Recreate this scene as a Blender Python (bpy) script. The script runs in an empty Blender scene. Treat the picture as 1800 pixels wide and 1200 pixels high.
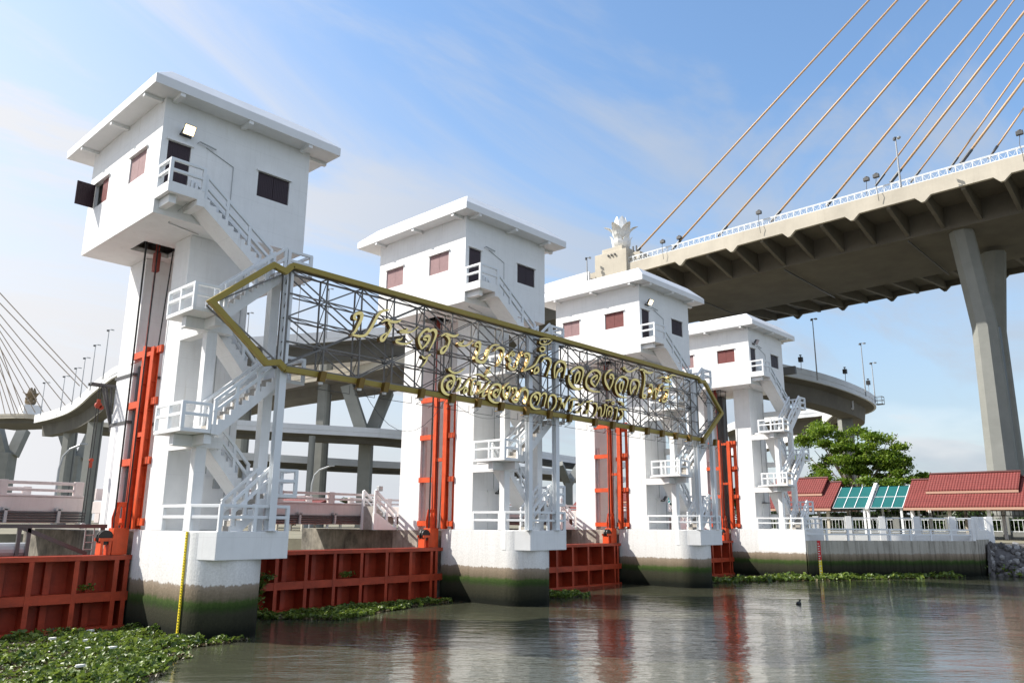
import bpy, bmesh, math, random
import numpy as np
from mathutils import Vector, Matrix
random.seed(7)
rng = np.random.default_rng(11)
sc = bpy.context.scene
C = sc.collection
R = math.radians

# ------------------------------------------------------------ camera
YAW, PIT, ROL = R(43.0306), R(13.1039), R(0.4255)
CAM = Vector((-11.642, -30.887, 4.282)); FPX = 1366.17
fw = Vector((math.cos(PIT)*math.cos(YAW), math.cos(PIT)*math.sin(YAW), math.sin(PIT)))
r0 = Vector((math.sin(YAW), -math.cos(YAW), 0)); u0 = r0.cross(fw)
rt = math.cos(ROL)*r0 + math.sin(ROL)*u0; up = -math.sin(ROL)*r0 + math.cos(ROL)*u0
cd = bpy.data.cameras.new('camera'); cam = bpy.data.objects.new('camera', cd); C.objects.link(cam)
cd.sensor_width = 36; cd.lens = 36*FPX/1800; cd.clip_end = 6000; cd.clip_start = .1
m = Matrix((rt, up, -fw)).transposed().to_4x4(); m.translation = CAM
cam.matrix_world = m; sc.camera = cam
def at(px, py, x=None, y=None, z=None):
    """world point of a photograph pixel on the plane x=, y= or z="""
    d = fw + rt*((px-900)/FPX) - up*((py-600)/FPX)
    for i, v in enumerate((x, y, z)):
        if v is not None: return CAM + d*((v-CAM[i])/d[i])

# ------------------------------------------------------------ sun, sky, exposure
SUN = Vector((-.62, .855, 1)).normalized()
ld = bpy.data.lights.new('sun', 'SUN'); ld.energy = 5.0; ld.angle = R(.53); ld.color = (1, .95, .87)
lo = bpy.data.objects.new('sun', ld); C.objects.link(lo)
lo.rotation_euler = SUN.to_track_quat('Z', 'Y').to_euler()
w = bpy.data.worlds.new('World'); sc.world = w; w.use_nodes = True
nt = w.node_tree; N = nt.nodes; L = nt.links; N.clear()
def nd(t, **k):
    n = N.new(t)
    for a, b in k.items(): setattr(n, a, b)
    return n
out = nd('ShaderNodeOutputWorld'); bg = nd('ShaderNodeBackground'); L.new(bg.outputs[0], out.inputs[0])
sky = nd('ShaderNodeTexSky', sky_type='NISHITA', sun_disc=False, sun_elevation=math.asin(SUN.z), sun_rotation=math.atan2(SUN.x, SUN.y))
sky.air_density = 1.2; sky.dust_density = 1.2; sky.ozone_density = 2.2
tc = nd('ShaderNodeTexCoord'); sep = nd('ShaderNodeSeparateXYZ'); L.new(tc.outputs['Generated'], sep.inputs[0])
def mth(op, a, b=None, c=None, clamp=False):
    n = nd('ShaderNodeMath', operation=op); n.use_clamp = clamp
    for i, v in enumerate((a, b, c)):
        if v is None: continue
        if isinstance(v, (int, float)): n.inputs[i].default_value = v
        else: L.new(v, n.inputs[i])
    return n.outputs[0]
def smooth(v, a, b):
    n = nd('ShaderNodeMapRange', interpolation_type='SMOOTHSTEP'); L.new(v, n.inputs[0])
    n.inputs[1].default_value = a; n.inputs[2].default_value = b; return n.outputs[0]
# thin high cloud: direction projected on a flat cloud layer, so streaks foreshorten towards the horizon
zc = mth('MAXIMUM', sep.outputs[2], .02); zc = mth('ADD', zc, .12)
cb = nd('ShaderNodeCombineXYZ'); L.new(mth('DIVIDE', sep.outputs[0], zc), cb.inputs[0]); L.new(mth('DIVIDE', sep.outputs[1], zc), cb.inputs[1])
mp = nd('ShaderNodeMapping'); L.new(cb.outputs[0], mp.inputs[0]); mp.inputs['Scale'].default_value = (.55, 1.5, 1); mp.inputs['Rotation'].default_value = (0, 0, R(35)); mp.inputs['Location'].default_value = (5.1, 2.9, 0)
n1 = nd('ShaderNodeTexNoise'); n1.inputs['Scale'].default_value = 1.1; n1.inputs['Detail'].default_value = 9; n1.inputs['Roughness'].default_value = .58; n1.inputs['Distortion'].default_value = .7
L.new(mp.outputs[0], n1.inputs['Vector'])
wisp = smooth(n1.outputs[0], .43, .62)
n2 = nd('ShaderNodeTexNoise'); n2.inputs['Scale'].default_value = 2.1; n2.inputs['Detail'].default_value = 7
mp2 = nd('ShaderNodeMapping'); L.new(tc.outputs['Generated'], mp2.inputs[0]); mp2.inputs['Scale'].default_value = (1, 1, 3.2); mp2.inputs['Location'].default_value = (.4, 2.6, .3)
L.new(mp2.outputs[0], n2.inputs['Vector'])
puff = mth('MULTIPLY', smooth(n2.outputs[0], .49, .62), mth('SUBTRACT', 1, smooth(sep.outputs[2], .18, .5)))
# haze bank: thick near the horizon and towards the sun's side (-x)
side = mth('MULTIPLY_ADD', sep.outputs[0], -1, mth('MULTIPLY', sep.outputs[1], .75))
side = smooth(side, -.62, .75)
hz = mth('SUBTRACT', 1, mth('DIVIDE', sep.outputs[2], mth('MULTIPLY_ADD', side, .42, .40)), clamp=True)
haze = mth('MULTIPLY', mth('POWER', hz, 1.15), mth('MULTIPLY_ADD', side, .45, .85), clamp=True)
c1 = mth('MULTIPLY', wisp, mth('MULTIPLY_ADD', side, .4, .7), clamp=True)
cov = mth('MAXIMUM', haze, mth('MULTIPLY', puff, .8))
cov = mth('SUBTRACT', 1, mth('MULTIPLY', mth('SUBTRACT', 1, cov), mth('SUBTRACT', 1, mth('MULTIPLY', c1, .92))), clamp=True)
back = smooth(mth('MULTIPLY_ADD', sep.outputs[0], -.35, mth('MULTIPLY', sep.outputs[1], -1)), .05, .75)   # added unseen cloud brightness behind the camera, fills the shaded faces
cov = mth('MAXIMUM', cov, mth('MULTIPLY', back, .8))
skyg = nd('ShaderNodeMixRGB', blend_type='MULTIPLY'); skyg.inputs[0].default_value = 1; L.new(sky.outputs[0], skyg.inputs[1]); skyg.inputs[2].default_value = (1.24, 1.40, 1.50, 1)
mx = nd('ShaderNodeMixRGB'); L.new(cov, mx.inputs[0]); L.new(skyg.outputs[0], mx.inputs[1]); hc = nd('ShaderNodeMixRGB'); L.new(side, hc.inputs[0]); hc.inputs[1].default_value = (3.5, 3.85, 4.4, 1); hc.inputs[2].default_value = (5.95, 5.95, 6.1, 1); pc = nd('ShaderNodeMixRGB'); L.new(mth('MULTIPLY', puff, mth('SUBTRACT', 1, side)), pc.inputs[0]); L.new(hc.outputs[0], pc.inputs[1]); pc.inputs[2].default_value = (5.2, 5.2, 5.4, 1); bk = nd('ShaderNodeMixRGB'); L.new(back, bk.inputs[0]); L.new(pc.outputs[0], bk.inputs[1]); bk.inputs[2].default_value = (4.9, 5.4, 6.3, 1); L.new(bk.outputs[0], mx.inputs[2])
L.new(mx.outputs[0], bg.inputs[0]); bg.inputs[1].default_value = .105
vs = sc.view_settings; vs.view_transform = 'Standard'; vs.look = 'None'; vs.exposure = .56; vs.gamma = 1; vs.use_curve_mapping = False
try: sc.cycles.use_denoising = True; sc.cycles.max_bounces = 8
except Exception: pass

# ------------------------------------------------------------ materials
def mat(name, col, rough=.6, metal=0, var=0, vscale=.6, bump=0, bscale=20, streak=0, dirt=(.30, .27, .22), stretch=(1, 1, 1), spec=.4):
    m = bpy.data.materials.new(name); m.use_nodes = True; t = m.node_tree; n = t.nodes; l = t.links
    b = n['Principled BSDF']; b.inputs['Roughness'].default_value = rough; b.inputs['Metallic'].default_value = metal
    b.inputs['Specular IOR Level'].default_value = spec
    b.inputs['Base Color'].default_value = (*col, 1)
    if var or streak or bump: g = n.new('ShaderNodeNewGeometry')
    cur = None
    if var:
        mpn = n.new('ShaderNodeMapping'); l.new(g.outputs['Position'], mpn.inputs[0]); mpn.inputs['Scale'].default_value = stretch
        x = n.new('ShaderNodeTexNoise'); x.inputs['Scale'].default_value = vscale; x.inputs['Detail'].default_value = 8; x.inputs['Roughness'].default_value = .62; l.new(mpn.outputs[0], x.inputs['Vector'])
        rp = n.new('ShaderNodeValToRGB'); rp.color_ramp.elements[0].position = .3; rp.color_ramp.elements[1].position = .7
        rp.color_ramp.elements[0].color = tuple(c*(1-var) for c in col)+(1,); rp.color_ramp.elements[1].color = tuple(min(1, c*(1+var*.6)) for c in col)+(1,)
        l.new(x.outputs[0], rp.inputs[0]); cur = rp.outputs[0]
    if streak:
        mpn = n.new('ShaderNodeMapping'); l.new(g.outputs['Position'], mpn.inputs[0]); mpn.inputs['Scale'].default_value = (3.2, 3.2, .22)
        x = n.new('ShaderNodeTexNoise'); x.inputs['Scale'].default_value = 1.3; x.inputs['Detail'].default_value = 7; x.inputs['Roughness'].default_value = .7; l.new(mpn.outputs[0], x.inputs['Vector'])
        mr = n.new('ShaderNodeMapRange'); l.new(x.outputs[0], mr.inputs[0]); mr.inputs[1].default_value = .52; mr.inputs[2].default_value = .8; mr.inputs[4].default_value = streak
        mm = n.new('ShaderNodeMixRGB'); l.new(mr.outputs[0], mm.inputs[0]); mm.inputs[2].default_value = (*dirt, 1)
        if cur: l.new(cur, mm.inputs[1])
        else: mm.inputs[1].default_value = (*col, 1)
        cur = mm.outputs[0]
    if cur: l.new(cur, b.inputs['Base Color'])
    if bump:
        x = n.new('ShaderNodeTexNoise'); x.inputs['Scale'].default_value = bscale; x.inputs['Detail'].default_value = 5; l.new(g.outputs['Position'], x.inputs['Vector'])
        bp = n.new('ShaderNodeBump'); bp.inputs['Strength'].default_value = bump; bp.inputs['Distance'].default_value = .02; l.new(x.outputs[0], bp.inputs['Height']); l.new(bp.outputs[0], b.inputs['Normal'])
    return m
M = {}
M['white'] = mat('white_paint', (.83, .83, .82), .55, var=.05, vscale=1.1, bump=.25, bscale=14, streak=.26, dirt=(.50, .49, .46))
M['wsteel'] = mat('white_rail_paint', (.78, .80, .81), .4, var=.05, streak=.12, dirt=(.5, .5, .48))
M['roofw'] = mat('roof_white', (.80, .80, .80), .6, var=.06, bump=.3, streak=.1, dirt=(.5, .5, .5))
M['grey'] = mat('tread_concrete', (.40, .37, .33), .85, var=.25, vscale=3, bump=.4)
M['conc'] = mat('old_concrete', (.40, .365, .31), .85, var=.5, vscale=1.2, bump=.5, streak=.85, dirt=(.10, .095, .08))
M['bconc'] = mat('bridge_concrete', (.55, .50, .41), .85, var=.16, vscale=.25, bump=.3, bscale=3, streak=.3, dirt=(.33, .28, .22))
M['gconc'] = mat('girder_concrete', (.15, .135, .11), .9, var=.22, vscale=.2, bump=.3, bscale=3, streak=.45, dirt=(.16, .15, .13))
M['gconc_shade'] = mat('girder_concrete_shade', (.12, .115, .10), .9, var=.22, vscale=.2, bump=.3, bscale=3, streak=.4, dirt=(.07, .07, .06))  # girder concrete darkened, shade under the decks put into the colour
M['pconc'] = mat('pillar_concrete', (.25, .255, .235), .85, var=.14, vscale=.3, bump=.3, bscale=3, streak=.35, dirt=(.22, .23, .22))
M['parapet'] = mat('parapet_paint', (.70, .72, .74), .7, var=.08, vscale=.3, streak=.2, dirt=(.5, .5, .5))
M['conc2'] = mat('stained_abutment', (.27, .245, .20), .9, var=.75, vscale=.9, bump=.5, streak=.95, dirt=(.035, .033, .028))
M['pink'] = mat('bridge_faded_paint', (.60, .53, .51), .8, var=.1, vscale=1, bump=.3, streak=.5, dirt=(.36, .32, .30))
M['orange'] = mat('orange_paint', (.70, .088, .020), .45, var=.22, vscale=2, streak=.55, dirt=(.4, .06, .02))
M['gate'] = mat('gate_paint', (.40, .052, .020), .5, var=.3, vscale=.9, bump=.3, streak=.65, dirt=(.16, .035, .02), stretch=(1, 1, 2))
M['shut'] = mat('shutter_maroon', (.028, .012, .018), .45, var=.15, vscale=2)
M['shutf'] = mat('shutter_faded', (.34, .21, .21), .7, var=.12, vscale=3)
M['shutr'] = mat('shutter_red_brown', (.20, .055, .05), .5, var=.15, vscale=3)
M['dark'] = mat('dark_interior', (.02, .018, .018), .9)
M['black'] = mat('black_cable', (.02, .02, .02), .5)
M['dgrey'] = mat('dark_metal', (.10, .10, .10), .5, metal=.3)
M['lgrey'] = mat('light_grey_metal', (.42, .43, .43), .5, metal=.2)
M['truss'] = mat('galvanised_steel', (.19, .178, .165), .5, metal=.4, var=.2, vscale=4)
M['gold'] = mat('gold_frame_paint', (.34, .25, .045), .45, metal=.1, var=.08, vscale=2)
M['goldl'] = mat('polished_brass', (.80, .58, .22), .2, metal=1)
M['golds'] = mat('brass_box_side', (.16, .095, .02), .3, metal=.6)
M['cable'] = mat('stay_sheath', (.62, .40, .22), .5)
M['cableg'] = mat('stay_sheath_grey', (.42, .34, .27), .6)
M['lotusw'] = mat('lotus_white', (.78, .78, .76), .5, var=.05)
M['lotusg'] = mat('lotus_gold', (.70, .45, .08), .4, metal=.3)
M['lotusd'] = mat('lotus_bronze', (.20, .15, .09), .7, var=.4, vscale=1)
M['pole'] = mat('pole_paint', (.36, .37, .38), .5)
M['trunk'] = mat('bark', (.17, .13, .10), .9, var=.3, vscale=6)
M['rock'] = mat('rock', (.13, .12, .115), .85, var=.5, vscale=3, bump=.6, bscale=6)
M['rockl'] = mat('pale_rock', (.30, .29, .28), .85, var=.3, vscale=3)
M['peach'] = mat('eave_board', (.48, .29, .21), .7)
M['yellow'] = mat('gauge_yellow', (.80, .62, .03), .5, streak=.2, dirt=(.3, .25, .1))
M['red'] = mat('gauge_red', (.60, .03, .03), .5)
M['litter'] = mat('litter', (.75, .74, .70), .7)
def leafmat(name, a, b, sc_=7, trans=.35):
    m = bpy.data.materials.new(name); m.use_nodes = True; n = m.node_tree.nodes; l = m.node_tree.links
    bs = n['Principled BSDF']; bs.inputs['Roughness'].default_value = .42
    g = n.new('ShaderNodeNewGeometry'); x = n.new('ShaderNodeTexNoise'); x.inputs['Scale'].default_value = sc_; x.inputs['Detail'].default_value = 4; l.new(g.outputs['Position'], x.inputs['Vector'])
    ad = n.new('ShaderNodeMath'); ad.operation = 'MULTIPLY_ADD'; l.new(g.outputs['Random Per Island'], ad.inputs[0]); ad.inputs[1].default_value = .5; l.new(x.outputs[0], ad.inputs[2])
    rp = n.new('ShaderNodeValToRGB'); l.new(ad.outputs[0], rp.inputs[0]); rp.color_ramp.elements[0].position = .4; rp.color_ramp.elements[1].position = 1.05
    rp.color_ramp.elements[0].color = (*a, 1); rp.color_ramp.elements[1].color = (*b, 1)
    l.new(rp.outputs[0], bs.inputs['Base Color'])
    tr = n.new('ShaderNodeBsdfTranslucent'); l.new(rp.outputs[0], tr.inputs[0]); ms = n.new('ShaderNodeMixShader'); ms.inputs[0].default_value = trans
    l.new(bs.outputs[0], ms.inputs[1]); l.new(tr.outputs[0], ms.inputs[2]); l.new(ms.outputs[0], n['Material Output'].inputs[0])
    return m
M['hya'] = leafmat('hyacinth_leaf', (.02, .06, .010), (.21, .28, .045), 2.2)
M['hyab'] = leafmat('hyacinth_dead', (.07, .05, .025), (.2, .16, .08), 3, .1)
M['leaf'] = leafmat('tree_leaf', (.05, .13, .012), (.26, .36, .04), .6, .5)
M['leafd'] = leafmat('far_leaf', (.03, .06, .015), (.07, .11, .03), .4)
def emis(name, col, s):
    m = bpy.data.materials.new(name); m.use_nodes = True; b = m.node_tree.nodes['Principled BSDF']
    b.inputs['Emission Color'].default_value = (*col, 1); b.inputs['Emission Strength'].default_value = s; return m
M['lit'] = emis('lit_lamp', (1, .78, .42), 2.2)
M['glass'] = mat('lamp_glass', (.5, .52, .52), .12, spec=.7)
def pourlines(m_):
    t = m_.node_tree; n = t.nodes; l = t.links; b = n['Principled BSDF']; src = b.inputs['Base Color'].links[0].from_socket
    g = n.new('ShaderNodeNewGeometry'); s = n.new('ShaderNodeSeparateXYZ'); l.new(g.outputs['Position'], s.inputs[0])
    def ma(op, x, v): q = n.new('ShaderNodeMath'); q.operation = op; l.new(x, q.inputs[0]); q.inputs[1].default_value = v; return q.outputs[0]
    ln = ma('LESS_THAN', ma('FRACT', ma('MULTIPLY', s.outputs[2], .82), 0), .014); f = ma('MULTIPLY', ln, .16)
    # rust and mould runs: sparse, narrow, long
    mpn = n.new('ShaderNodeMapping'); l.new(g.outputs['Position'], mpn.inputs[0]); mpn.inputs['Scale'].default_value = (5.5, 5.5, .3)
    x = n.new('ShaderNodeTexNoise'); x.inputs['Scale'].default_value = 1.0; x.inputs['Detail'].default_value = 4; l.new(mpn.outputs[0], x.inputs['Vector'])
    mr = n.new('ShaderNodeMapRange'); l.new(x.outputs[0], mr.inputs[0]); mr.inputs[1].default_value = .66; mr.inputs[2].default_value = .78; mr.inputs[4].default_value = .4
    m1 = n.new('ShaderNodeMixRGB'); l.new(f, m1.inputs[0]); l.new(src, m1.inputs[1]); m1.inputs[2].default_value = (.4, .4, .4, 1)
    m2 = n.new('ShaderNodeMixRGB'); l.new(mr.outputs[0], m2.inputs[0]); l.new(m1.outputs[0], m2.inputs[1]); m2.inputs[2].default_value = (.47, .42, .34, 1); l.new(m2.outputs[0], b.inputs['Base Color'])
pourlines(M['white']); pourlines(M['pconc']); pourlines(M['bconc'])
# pier concrete with tide bands (paint, bare concrete, algae, wet dark)
def piermat(sk=.35, sc2=(.55, .53, .48)):
    m = bpy.data.materials.new('pier_tide_bands'); m.use_nodes = True; n = m.node_tree.nodes; l = m.node_tree.links
    b = n['Principled BSDF']; g = n.new('ShaderNodeNewGeometry'); s = n.new('ShaderNodeSeparateXYZ'); l.new(g.outputs['Position'], s.inputs[0])
    def noise(scl, det=8, stretch=(1, 1, 1), ro=.6):
        mm = n.new('ShaderNodeMapping'); l.new(g.outputs['Position'], mm.inputs[0]); mm.inputs['Scale'].default_value = stretch
        x = n.new('ShaderNodeTexNoise'); x.inputs['Scale'].default_value = scl; x.inputs['Detail'].default_value = det; x.inputs['Roughness'].default_value = ro; l.new(mm.outputs[0], x.inputs['Vector']); return x.outputs[0]
    def ma(op, a, bb, cc=None):
        x = n.new('ShaderNodeMath'); x.operation = op
        for i, v in enumerate((a, bb, cc)):
            if v is None: continue
            if isinstance(v, (int, float)): x.inputs[i].default_value = v
            else: l.new(v, x.inputs[i])
        return x.outputs[0]
    z = ma('MULTIPLY_ADD', noise(1.6, 8, (2, 2, .12), .75), .34, ma('MULTIPLY_ADD', noise(.9, 7, (1, 1, .5), .65), .30, ma('MULTIPLY_ADD', noise(7, 4), .16, ma('ADD', s.outputs[2], -.33))))
    z = ma('DIVIDE', z, 3.0)
    rp = n.new('ShaderNodeValToRGB'); l.new(z, rp.inputs[0]); e = rp.color_ramp.elements
    stops = [(0, (.008, .009, .007)), (.10, (.010, .012, .008)), (.20, (.030, .030, .019)), (.33, (.045, .045, .028)), (.40, (.035, .060, .016)), (.455, (.060, .095, .025)), (.505, (.17, .14, .095)), (.60, (.27, .215, .155)), (.655, (.34, .28, .22)), (.672, (.76, .74, .71)), (1, (.80, .80, .79))]
    e[0].position, e[0].color = 0, (*stops[0][1], 1); e[1].position, e[1].color = 1, (*stops[-1][1], 1)
    for p, c in stops[1:-1]: x = e.new(p); x.color = (*c, 1)
    st = n.new('ShaderNodeMapRange'); l.new(noise(1.1, 8, (3, 3, .2), .7), st.inputs[0]); st.inputs[1].default_value = .45; st.inputs[2].default_value = .8; st.inputs[4].default_value = sk
    mx = n.new('ShaderNodeMixRGB'); mx.blend_type = 'MULTIPLY'; l.new(st.outputs[0], mx.inputs[0]); l.new(rp.outputs[0], mx.inputs[1]); mx.inputs[2].default_value = (*sc2, 1)
    gr = n.new('ShaderNodeMapRange'); l.new(noise(14, 6), gr.inputs[0]); gr.inputs[3].default_value = .75; gr.inputs[4].default_value = 1.2
    m2 = n.new('ShaderNodeMixRGB'); m2.blend_type = 'MULTIPLY'; m2.inputs[0].default_value = 1; l.new(mx.outputs[0], m2.inputs[1]); l.new(gr.outputs[0], m2.inputs[2])
    l.new(m2.outputs[0], b.inputs['Base Color']); b.inputs['Roughness'].default_value = .85; b.inputs['Specular IOR Level'].default_value = .12
    bp = n.new('ShaderNodeBump'); bp.inputs['Strength'].default_value = .5; bp.inputs['Distance'].default_value = .03; l.new(noise(8, 6), bp.inputs['Height']); l.new(bp.outputs[0], b.inputs['Normal'])
    return m, (n, l, rp)
M['pier'], _ = piermat()
M['wall'], (wn, wl, wr) = piermat(1.0, (.16, .15, .13)); M['wall'].name = 'seawall_tide_bands'
for el in wr.color_ramp.elements:
    if el.color[0] > .5: el.color = (.46, .43, .37, 1)
# water
def watermat():
    m = bpy.data.materials.new('river_water'); m.use_nodes = True; n = m.node_tree.nodes; l = m.node_tree.links
    b = n['Principled BSDF']; b.inputs['Base Color'].default_value = (.062, .064, .042, 1); b.inputs['Roughness'].default_value = .012; b.inputs['IOR'].default_value = 1.5; b.inputs['Specular IOR Level'].default_value = .8
    g = n.new('ShaderNodeNewGeometry')
    def noise(scl, st, det=3, dist=.4):
        vr = n.new('ShaderNodeVectorRotate'); vr.rotation_type = 'Z_AXIS'; vr.inputs['Angle'].default_value = R(47); l.new(g.outputs['Position'], vr.inputs['Vector'])
        mm = n.new('ShaderNodeMapping'); l.new(vr.outputs[0], mm.inputs[0]); mm.inputs['Scale'].default_value = st
        x = n.new('ShaderNodeTexNoise'); x.inputs['Scale'].default_value = scl; x.inputs['Detail'].default_value = det; x.inputs['Distortion'].default_value = dist; l.new(mm.outputs[0], x.inputs['Vector']); return x.outputs[0]
    a = noise(1.2, (.45, 1.3, 1)); c = noise(4.6, (.55, 1.5, 1), 4); big = noise(.16, (1, 1, 1), 2)
    mu = n.new('ShaderNodeMath'); mu.operation = 'MULTIPLY_ADD'; l.new(c, mu.inputs[0]); mu.inputs[1].default_value = .42; l.new(a, mu.inputs[2])
    mr = n.new('ShaderNodeMapRange'); l.new(big, mr.inputs[0]); mr.inputs[1].default_value = .35; mr.inputs[2].default_value = .65; mr.inputs[3].default_value = .35; mr.inputs[4].default_value = 1
    m3 = n.new('ShaderNodeMath'); m3.operation = 'MULTIPLY'; l.new(mu.outputs[0], m3.inputs[0]); l.new(mr.outputs[0], m3.inputs[1])
    bp = n.new('ShaderNodeBump'); bp.inputs['Strength'].default_value = 1; bp.inputs['Distance'].default_value = .040; l.new(m3.outputs[0], bp.inputs['Height']); l.new(bp.outputs[0], b.inputs['Normal'])
    return m
M['water'] = watermat()
def tilemat(name, col, sy):
    m = mat(name, col, .5, var=.15, vscale=1.5); n = m.node_tree.nodes; l = m.node_tree.links; b = n['Principled BSDF']
    tcn = n.new('ShaderNodeUVMap'); s = n.new('ShaderNodeSeparateXYZ'); l.new(tcn.outputs[0], s.inputs[0])
    def ma(op, a, v): x = n.new('ShaderNodeMath'); x.operation = op; l.new(a, x.inputs[0]); x.inputs[1].default_value = v; return x.outputs[0]
    u = ma('ABSOLUTE', ma('SINE', ma('MULTIPLY', s.outputs[0], math.pi/.3), 0), 0); v = ma('FRACT', ma('MULTIPLY', s.outputs[1], 1/.36), 0)
    h = n.new('ShaderNodeMath'); h.operation = 'MULTIPLY_ADD'; l.new(v, h.inputs[0]); h.inputs[1].default_value = .8; l.new(u, h.inputs[2])
    bp = n.new('ShaderNodeBump'); bp.inputs['Strength'].default_value = 1; bp.inputs['Distance'].default_value = .05; l.new(h.outputs[0], bp.inputs['Height']); l.new(bp.outputs[0], b.inputs['Normal'])
    src = b.inputs['Base Color'].links[0].from_socket
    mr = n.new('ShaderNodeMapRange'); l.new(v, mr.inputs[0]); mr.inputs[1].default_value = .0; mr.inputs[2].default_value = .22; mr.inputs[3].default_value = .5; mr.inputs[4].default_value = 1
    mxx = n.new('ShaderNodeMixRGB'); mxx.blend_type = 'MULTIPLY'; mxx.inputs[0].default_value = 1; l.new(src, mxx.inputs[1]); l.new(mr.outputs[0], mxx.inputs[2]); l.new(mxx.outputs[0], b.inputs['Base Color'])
    return m
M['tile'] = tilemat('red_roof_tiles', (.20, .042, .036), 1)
M['teal'] = mat('teal_sheet', (.018, .12, .12), .35, var=.08, vscale=.8)
M['ground'] = mat('bank_soil', (.22, .20, .14), .95, var=.4, vscale=.3, bump=.4, bscale=4)
M['grass'] = leafmat('bank_grass', (.05, .09, .02), (.16, .19, .06), 1, .2)

# ------------------------------------------------------------ mesh helpers
class MB:
    def __init__(s): s.v = []; s.f = []; s.mi = []; s.uv = None
    def quadfaces(s, vs, fs, mi=0):
        b = len(s.v); s.v += [tuple(p) for p in vs]; s.f += [tuple(b+i for i in f) for f in fs]; s.mi += [mi]*len(fs); return s
    def box(s, x0, x1, y0, y1, z0, z1, mi=0):
        return s.quadfaces([(x0,y0,z0),(x1,y0,z0),(x1,y1,z0),(x0,y1,z0),(x0,y0,z1),(x1,y0,z1),(x1,y1,z1),(x0,y1,z1)],
            [(0,3,2,1),(4,5,6,7),(0,1,5,4),(1,2,6,5),(2,3,7,6),(3,0,4,7)], mi)
    def beam(s, p, q, w, h, mi=0, upv=(0,0,1)):
        p = Vector(p); q = Vector(q); d = (q-p)
        if d.length < 1e-6: return s
        d.normalize(); u = Vector(upv)
        if abs(d.dot(u)) > .98: u = Vector((0,1,0))
        a = d.cross(u).normalized()*(w/2); b = a.cross(d).normalized()*(h/2)
        vs = [p-a-b, p+a-b, p+a+b, p-a+b, q-a-b, q+a-b, q+a+b, q-a+b]
        return s.quadfaces(vs, [(0,1,2,3),(7,6,5,4),(0,4,5,1),(1,5,6,2),(2,6,7,3),(3,7,4,0)], mi)
    def tube(s, p, q, r, n=8, r2=None, mi=0):
        p = Vector(p); q = Vector(q); d = (q-p).normalized(); r2 = r if r2 is None else r2
        a = d.orthogonal().normalized(); b = d.cross(a); vs = []
        for c, rr in ((p, r), (q, r2)):
            for i in range(n): t = 2*math.pi*i/n; vs.append(c + a*(rr*math.cos(t)) + b*(rr*math.sin(t)))
        fs = [(i, (i+1) % n, n+(i+1) % n, n+i) for i in range(n)] + [tuple(range(n-1, -1, -1)), tuple(range(n, 2*n))]
        return s.quadfaces(vs, fs, mi)
    def path(s, pts, r, n=6):
        for a, b in zip(pts[:-1], pts[1:]): s.tube(a, b, r, n)
        return s
    def prism(s, poly, z0, z1, mi=0):            # plan polygon, counter-clockwise
        n = len(poly); vs = [(x, y, z0) for x, y in poly] + [(x, y, z1) for x, y in poly]
        return s.quadfaces(vs, [tuple(range(n-1, -1, -1)), tuple(range(n, 2*n))] + [(i, (i+1) % n, n+(i+1) % n, n+i) for i in range(n)], mi)
    def xz(s, poly, y0, y1, mif=None):           # polygon in x-z extruded along y
        n = len(poly); vs = [(x, y0, z) for x, z in poly] + [(x, y1, z) for x, z in poly]
        s.quadfaces(vs, [tuple(range(n)), tuple(range(2*n-1, n-1, -1))])
        for i in range(n):
            j = (i+1) % n; b = len(s.v)-2*n; s.f.append((b+i, b+n+i, b+n+j, b+j)); s.mi.append(mif(poly[i], poly[j]) if mif else 0)
        return s
    def yz(s, poly, x0, x1):
        n = len(poly); vs = [(x0, y, z) for y, z in poly] + [(x1, y, z) for y, z in poly]
        return s.quadfaces(vs, [tuple(range(n-1, -1, -1)), tuple(range(n, 2*n))] + [(i, (i+1) % n, n+(i+1) % n, n+i) for i in range(n)])
    def mesh(s, name, mats):
        me = bpy.data.meshes.new(name); me.from_pydata([tuple(v) for v in s.v], [], s.f); me.validate()
        if not isinstance(mats, (list, tuple)): mats = [mats]
        for m_ in mats: me.materials.append(M[m_] if isinstance(m_, str) else m_)
        if len(mats) > 1 and len(me.polygons) == len(s.mi): me.polygons.foreach_set('material_index', s.mi)
        bm = bmesh.new(); bm.from_mesh(me); bmesh.ops.recalc_face_normals(bm, faces=bm.faces)
        bm.to_mesh(me); bm.free(); me.update(); return me
    def build(s, name, mats, parent=None, bevel=0, smooth=False):
        o = bpy.data.objects.new(name, s.mesh(name, mats)); C.objects.link(o)
        if parent: o.parent = parent
        if bevel:
            bv = o.modifiers.new('bevel', 'BEVEL'); bv.width = bevel; bv.segments = 2; bv.limit_method = 'ANGLE'; bv.angle_limit = R(40)
        if smooth: o.data.polygons.foreach_set('use_smooth', [True]*len(o.data.polygons))
        return o
def tag(o, label=None, cat=None, group=None, kind=None):
    if label: o['label'] = label
    if cat: o['category'] = cat
    if group: o['group'] = group
    if kind: o['kind'] = kind
    return o
def thing(name, loc, label, cat, group=None, rz=0):
    o = bpy.data.objects.new(name, None); C.objects.link(o); o.location = loc; o.rotation_euler = (0, 0, rz); o.empty_display_size = .2
    return tag(o, label, cat, group)
def copy_tree(o, parent=None):
    c = o.copy(); C.objects.link(c); c.parent = parent
    for ch in [x for x in bpy.data.objects if x.parent == o]: copy_tree(ch, c)
    return c
OFF = [0, 17.47, 35.2, 52.58]
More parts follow.
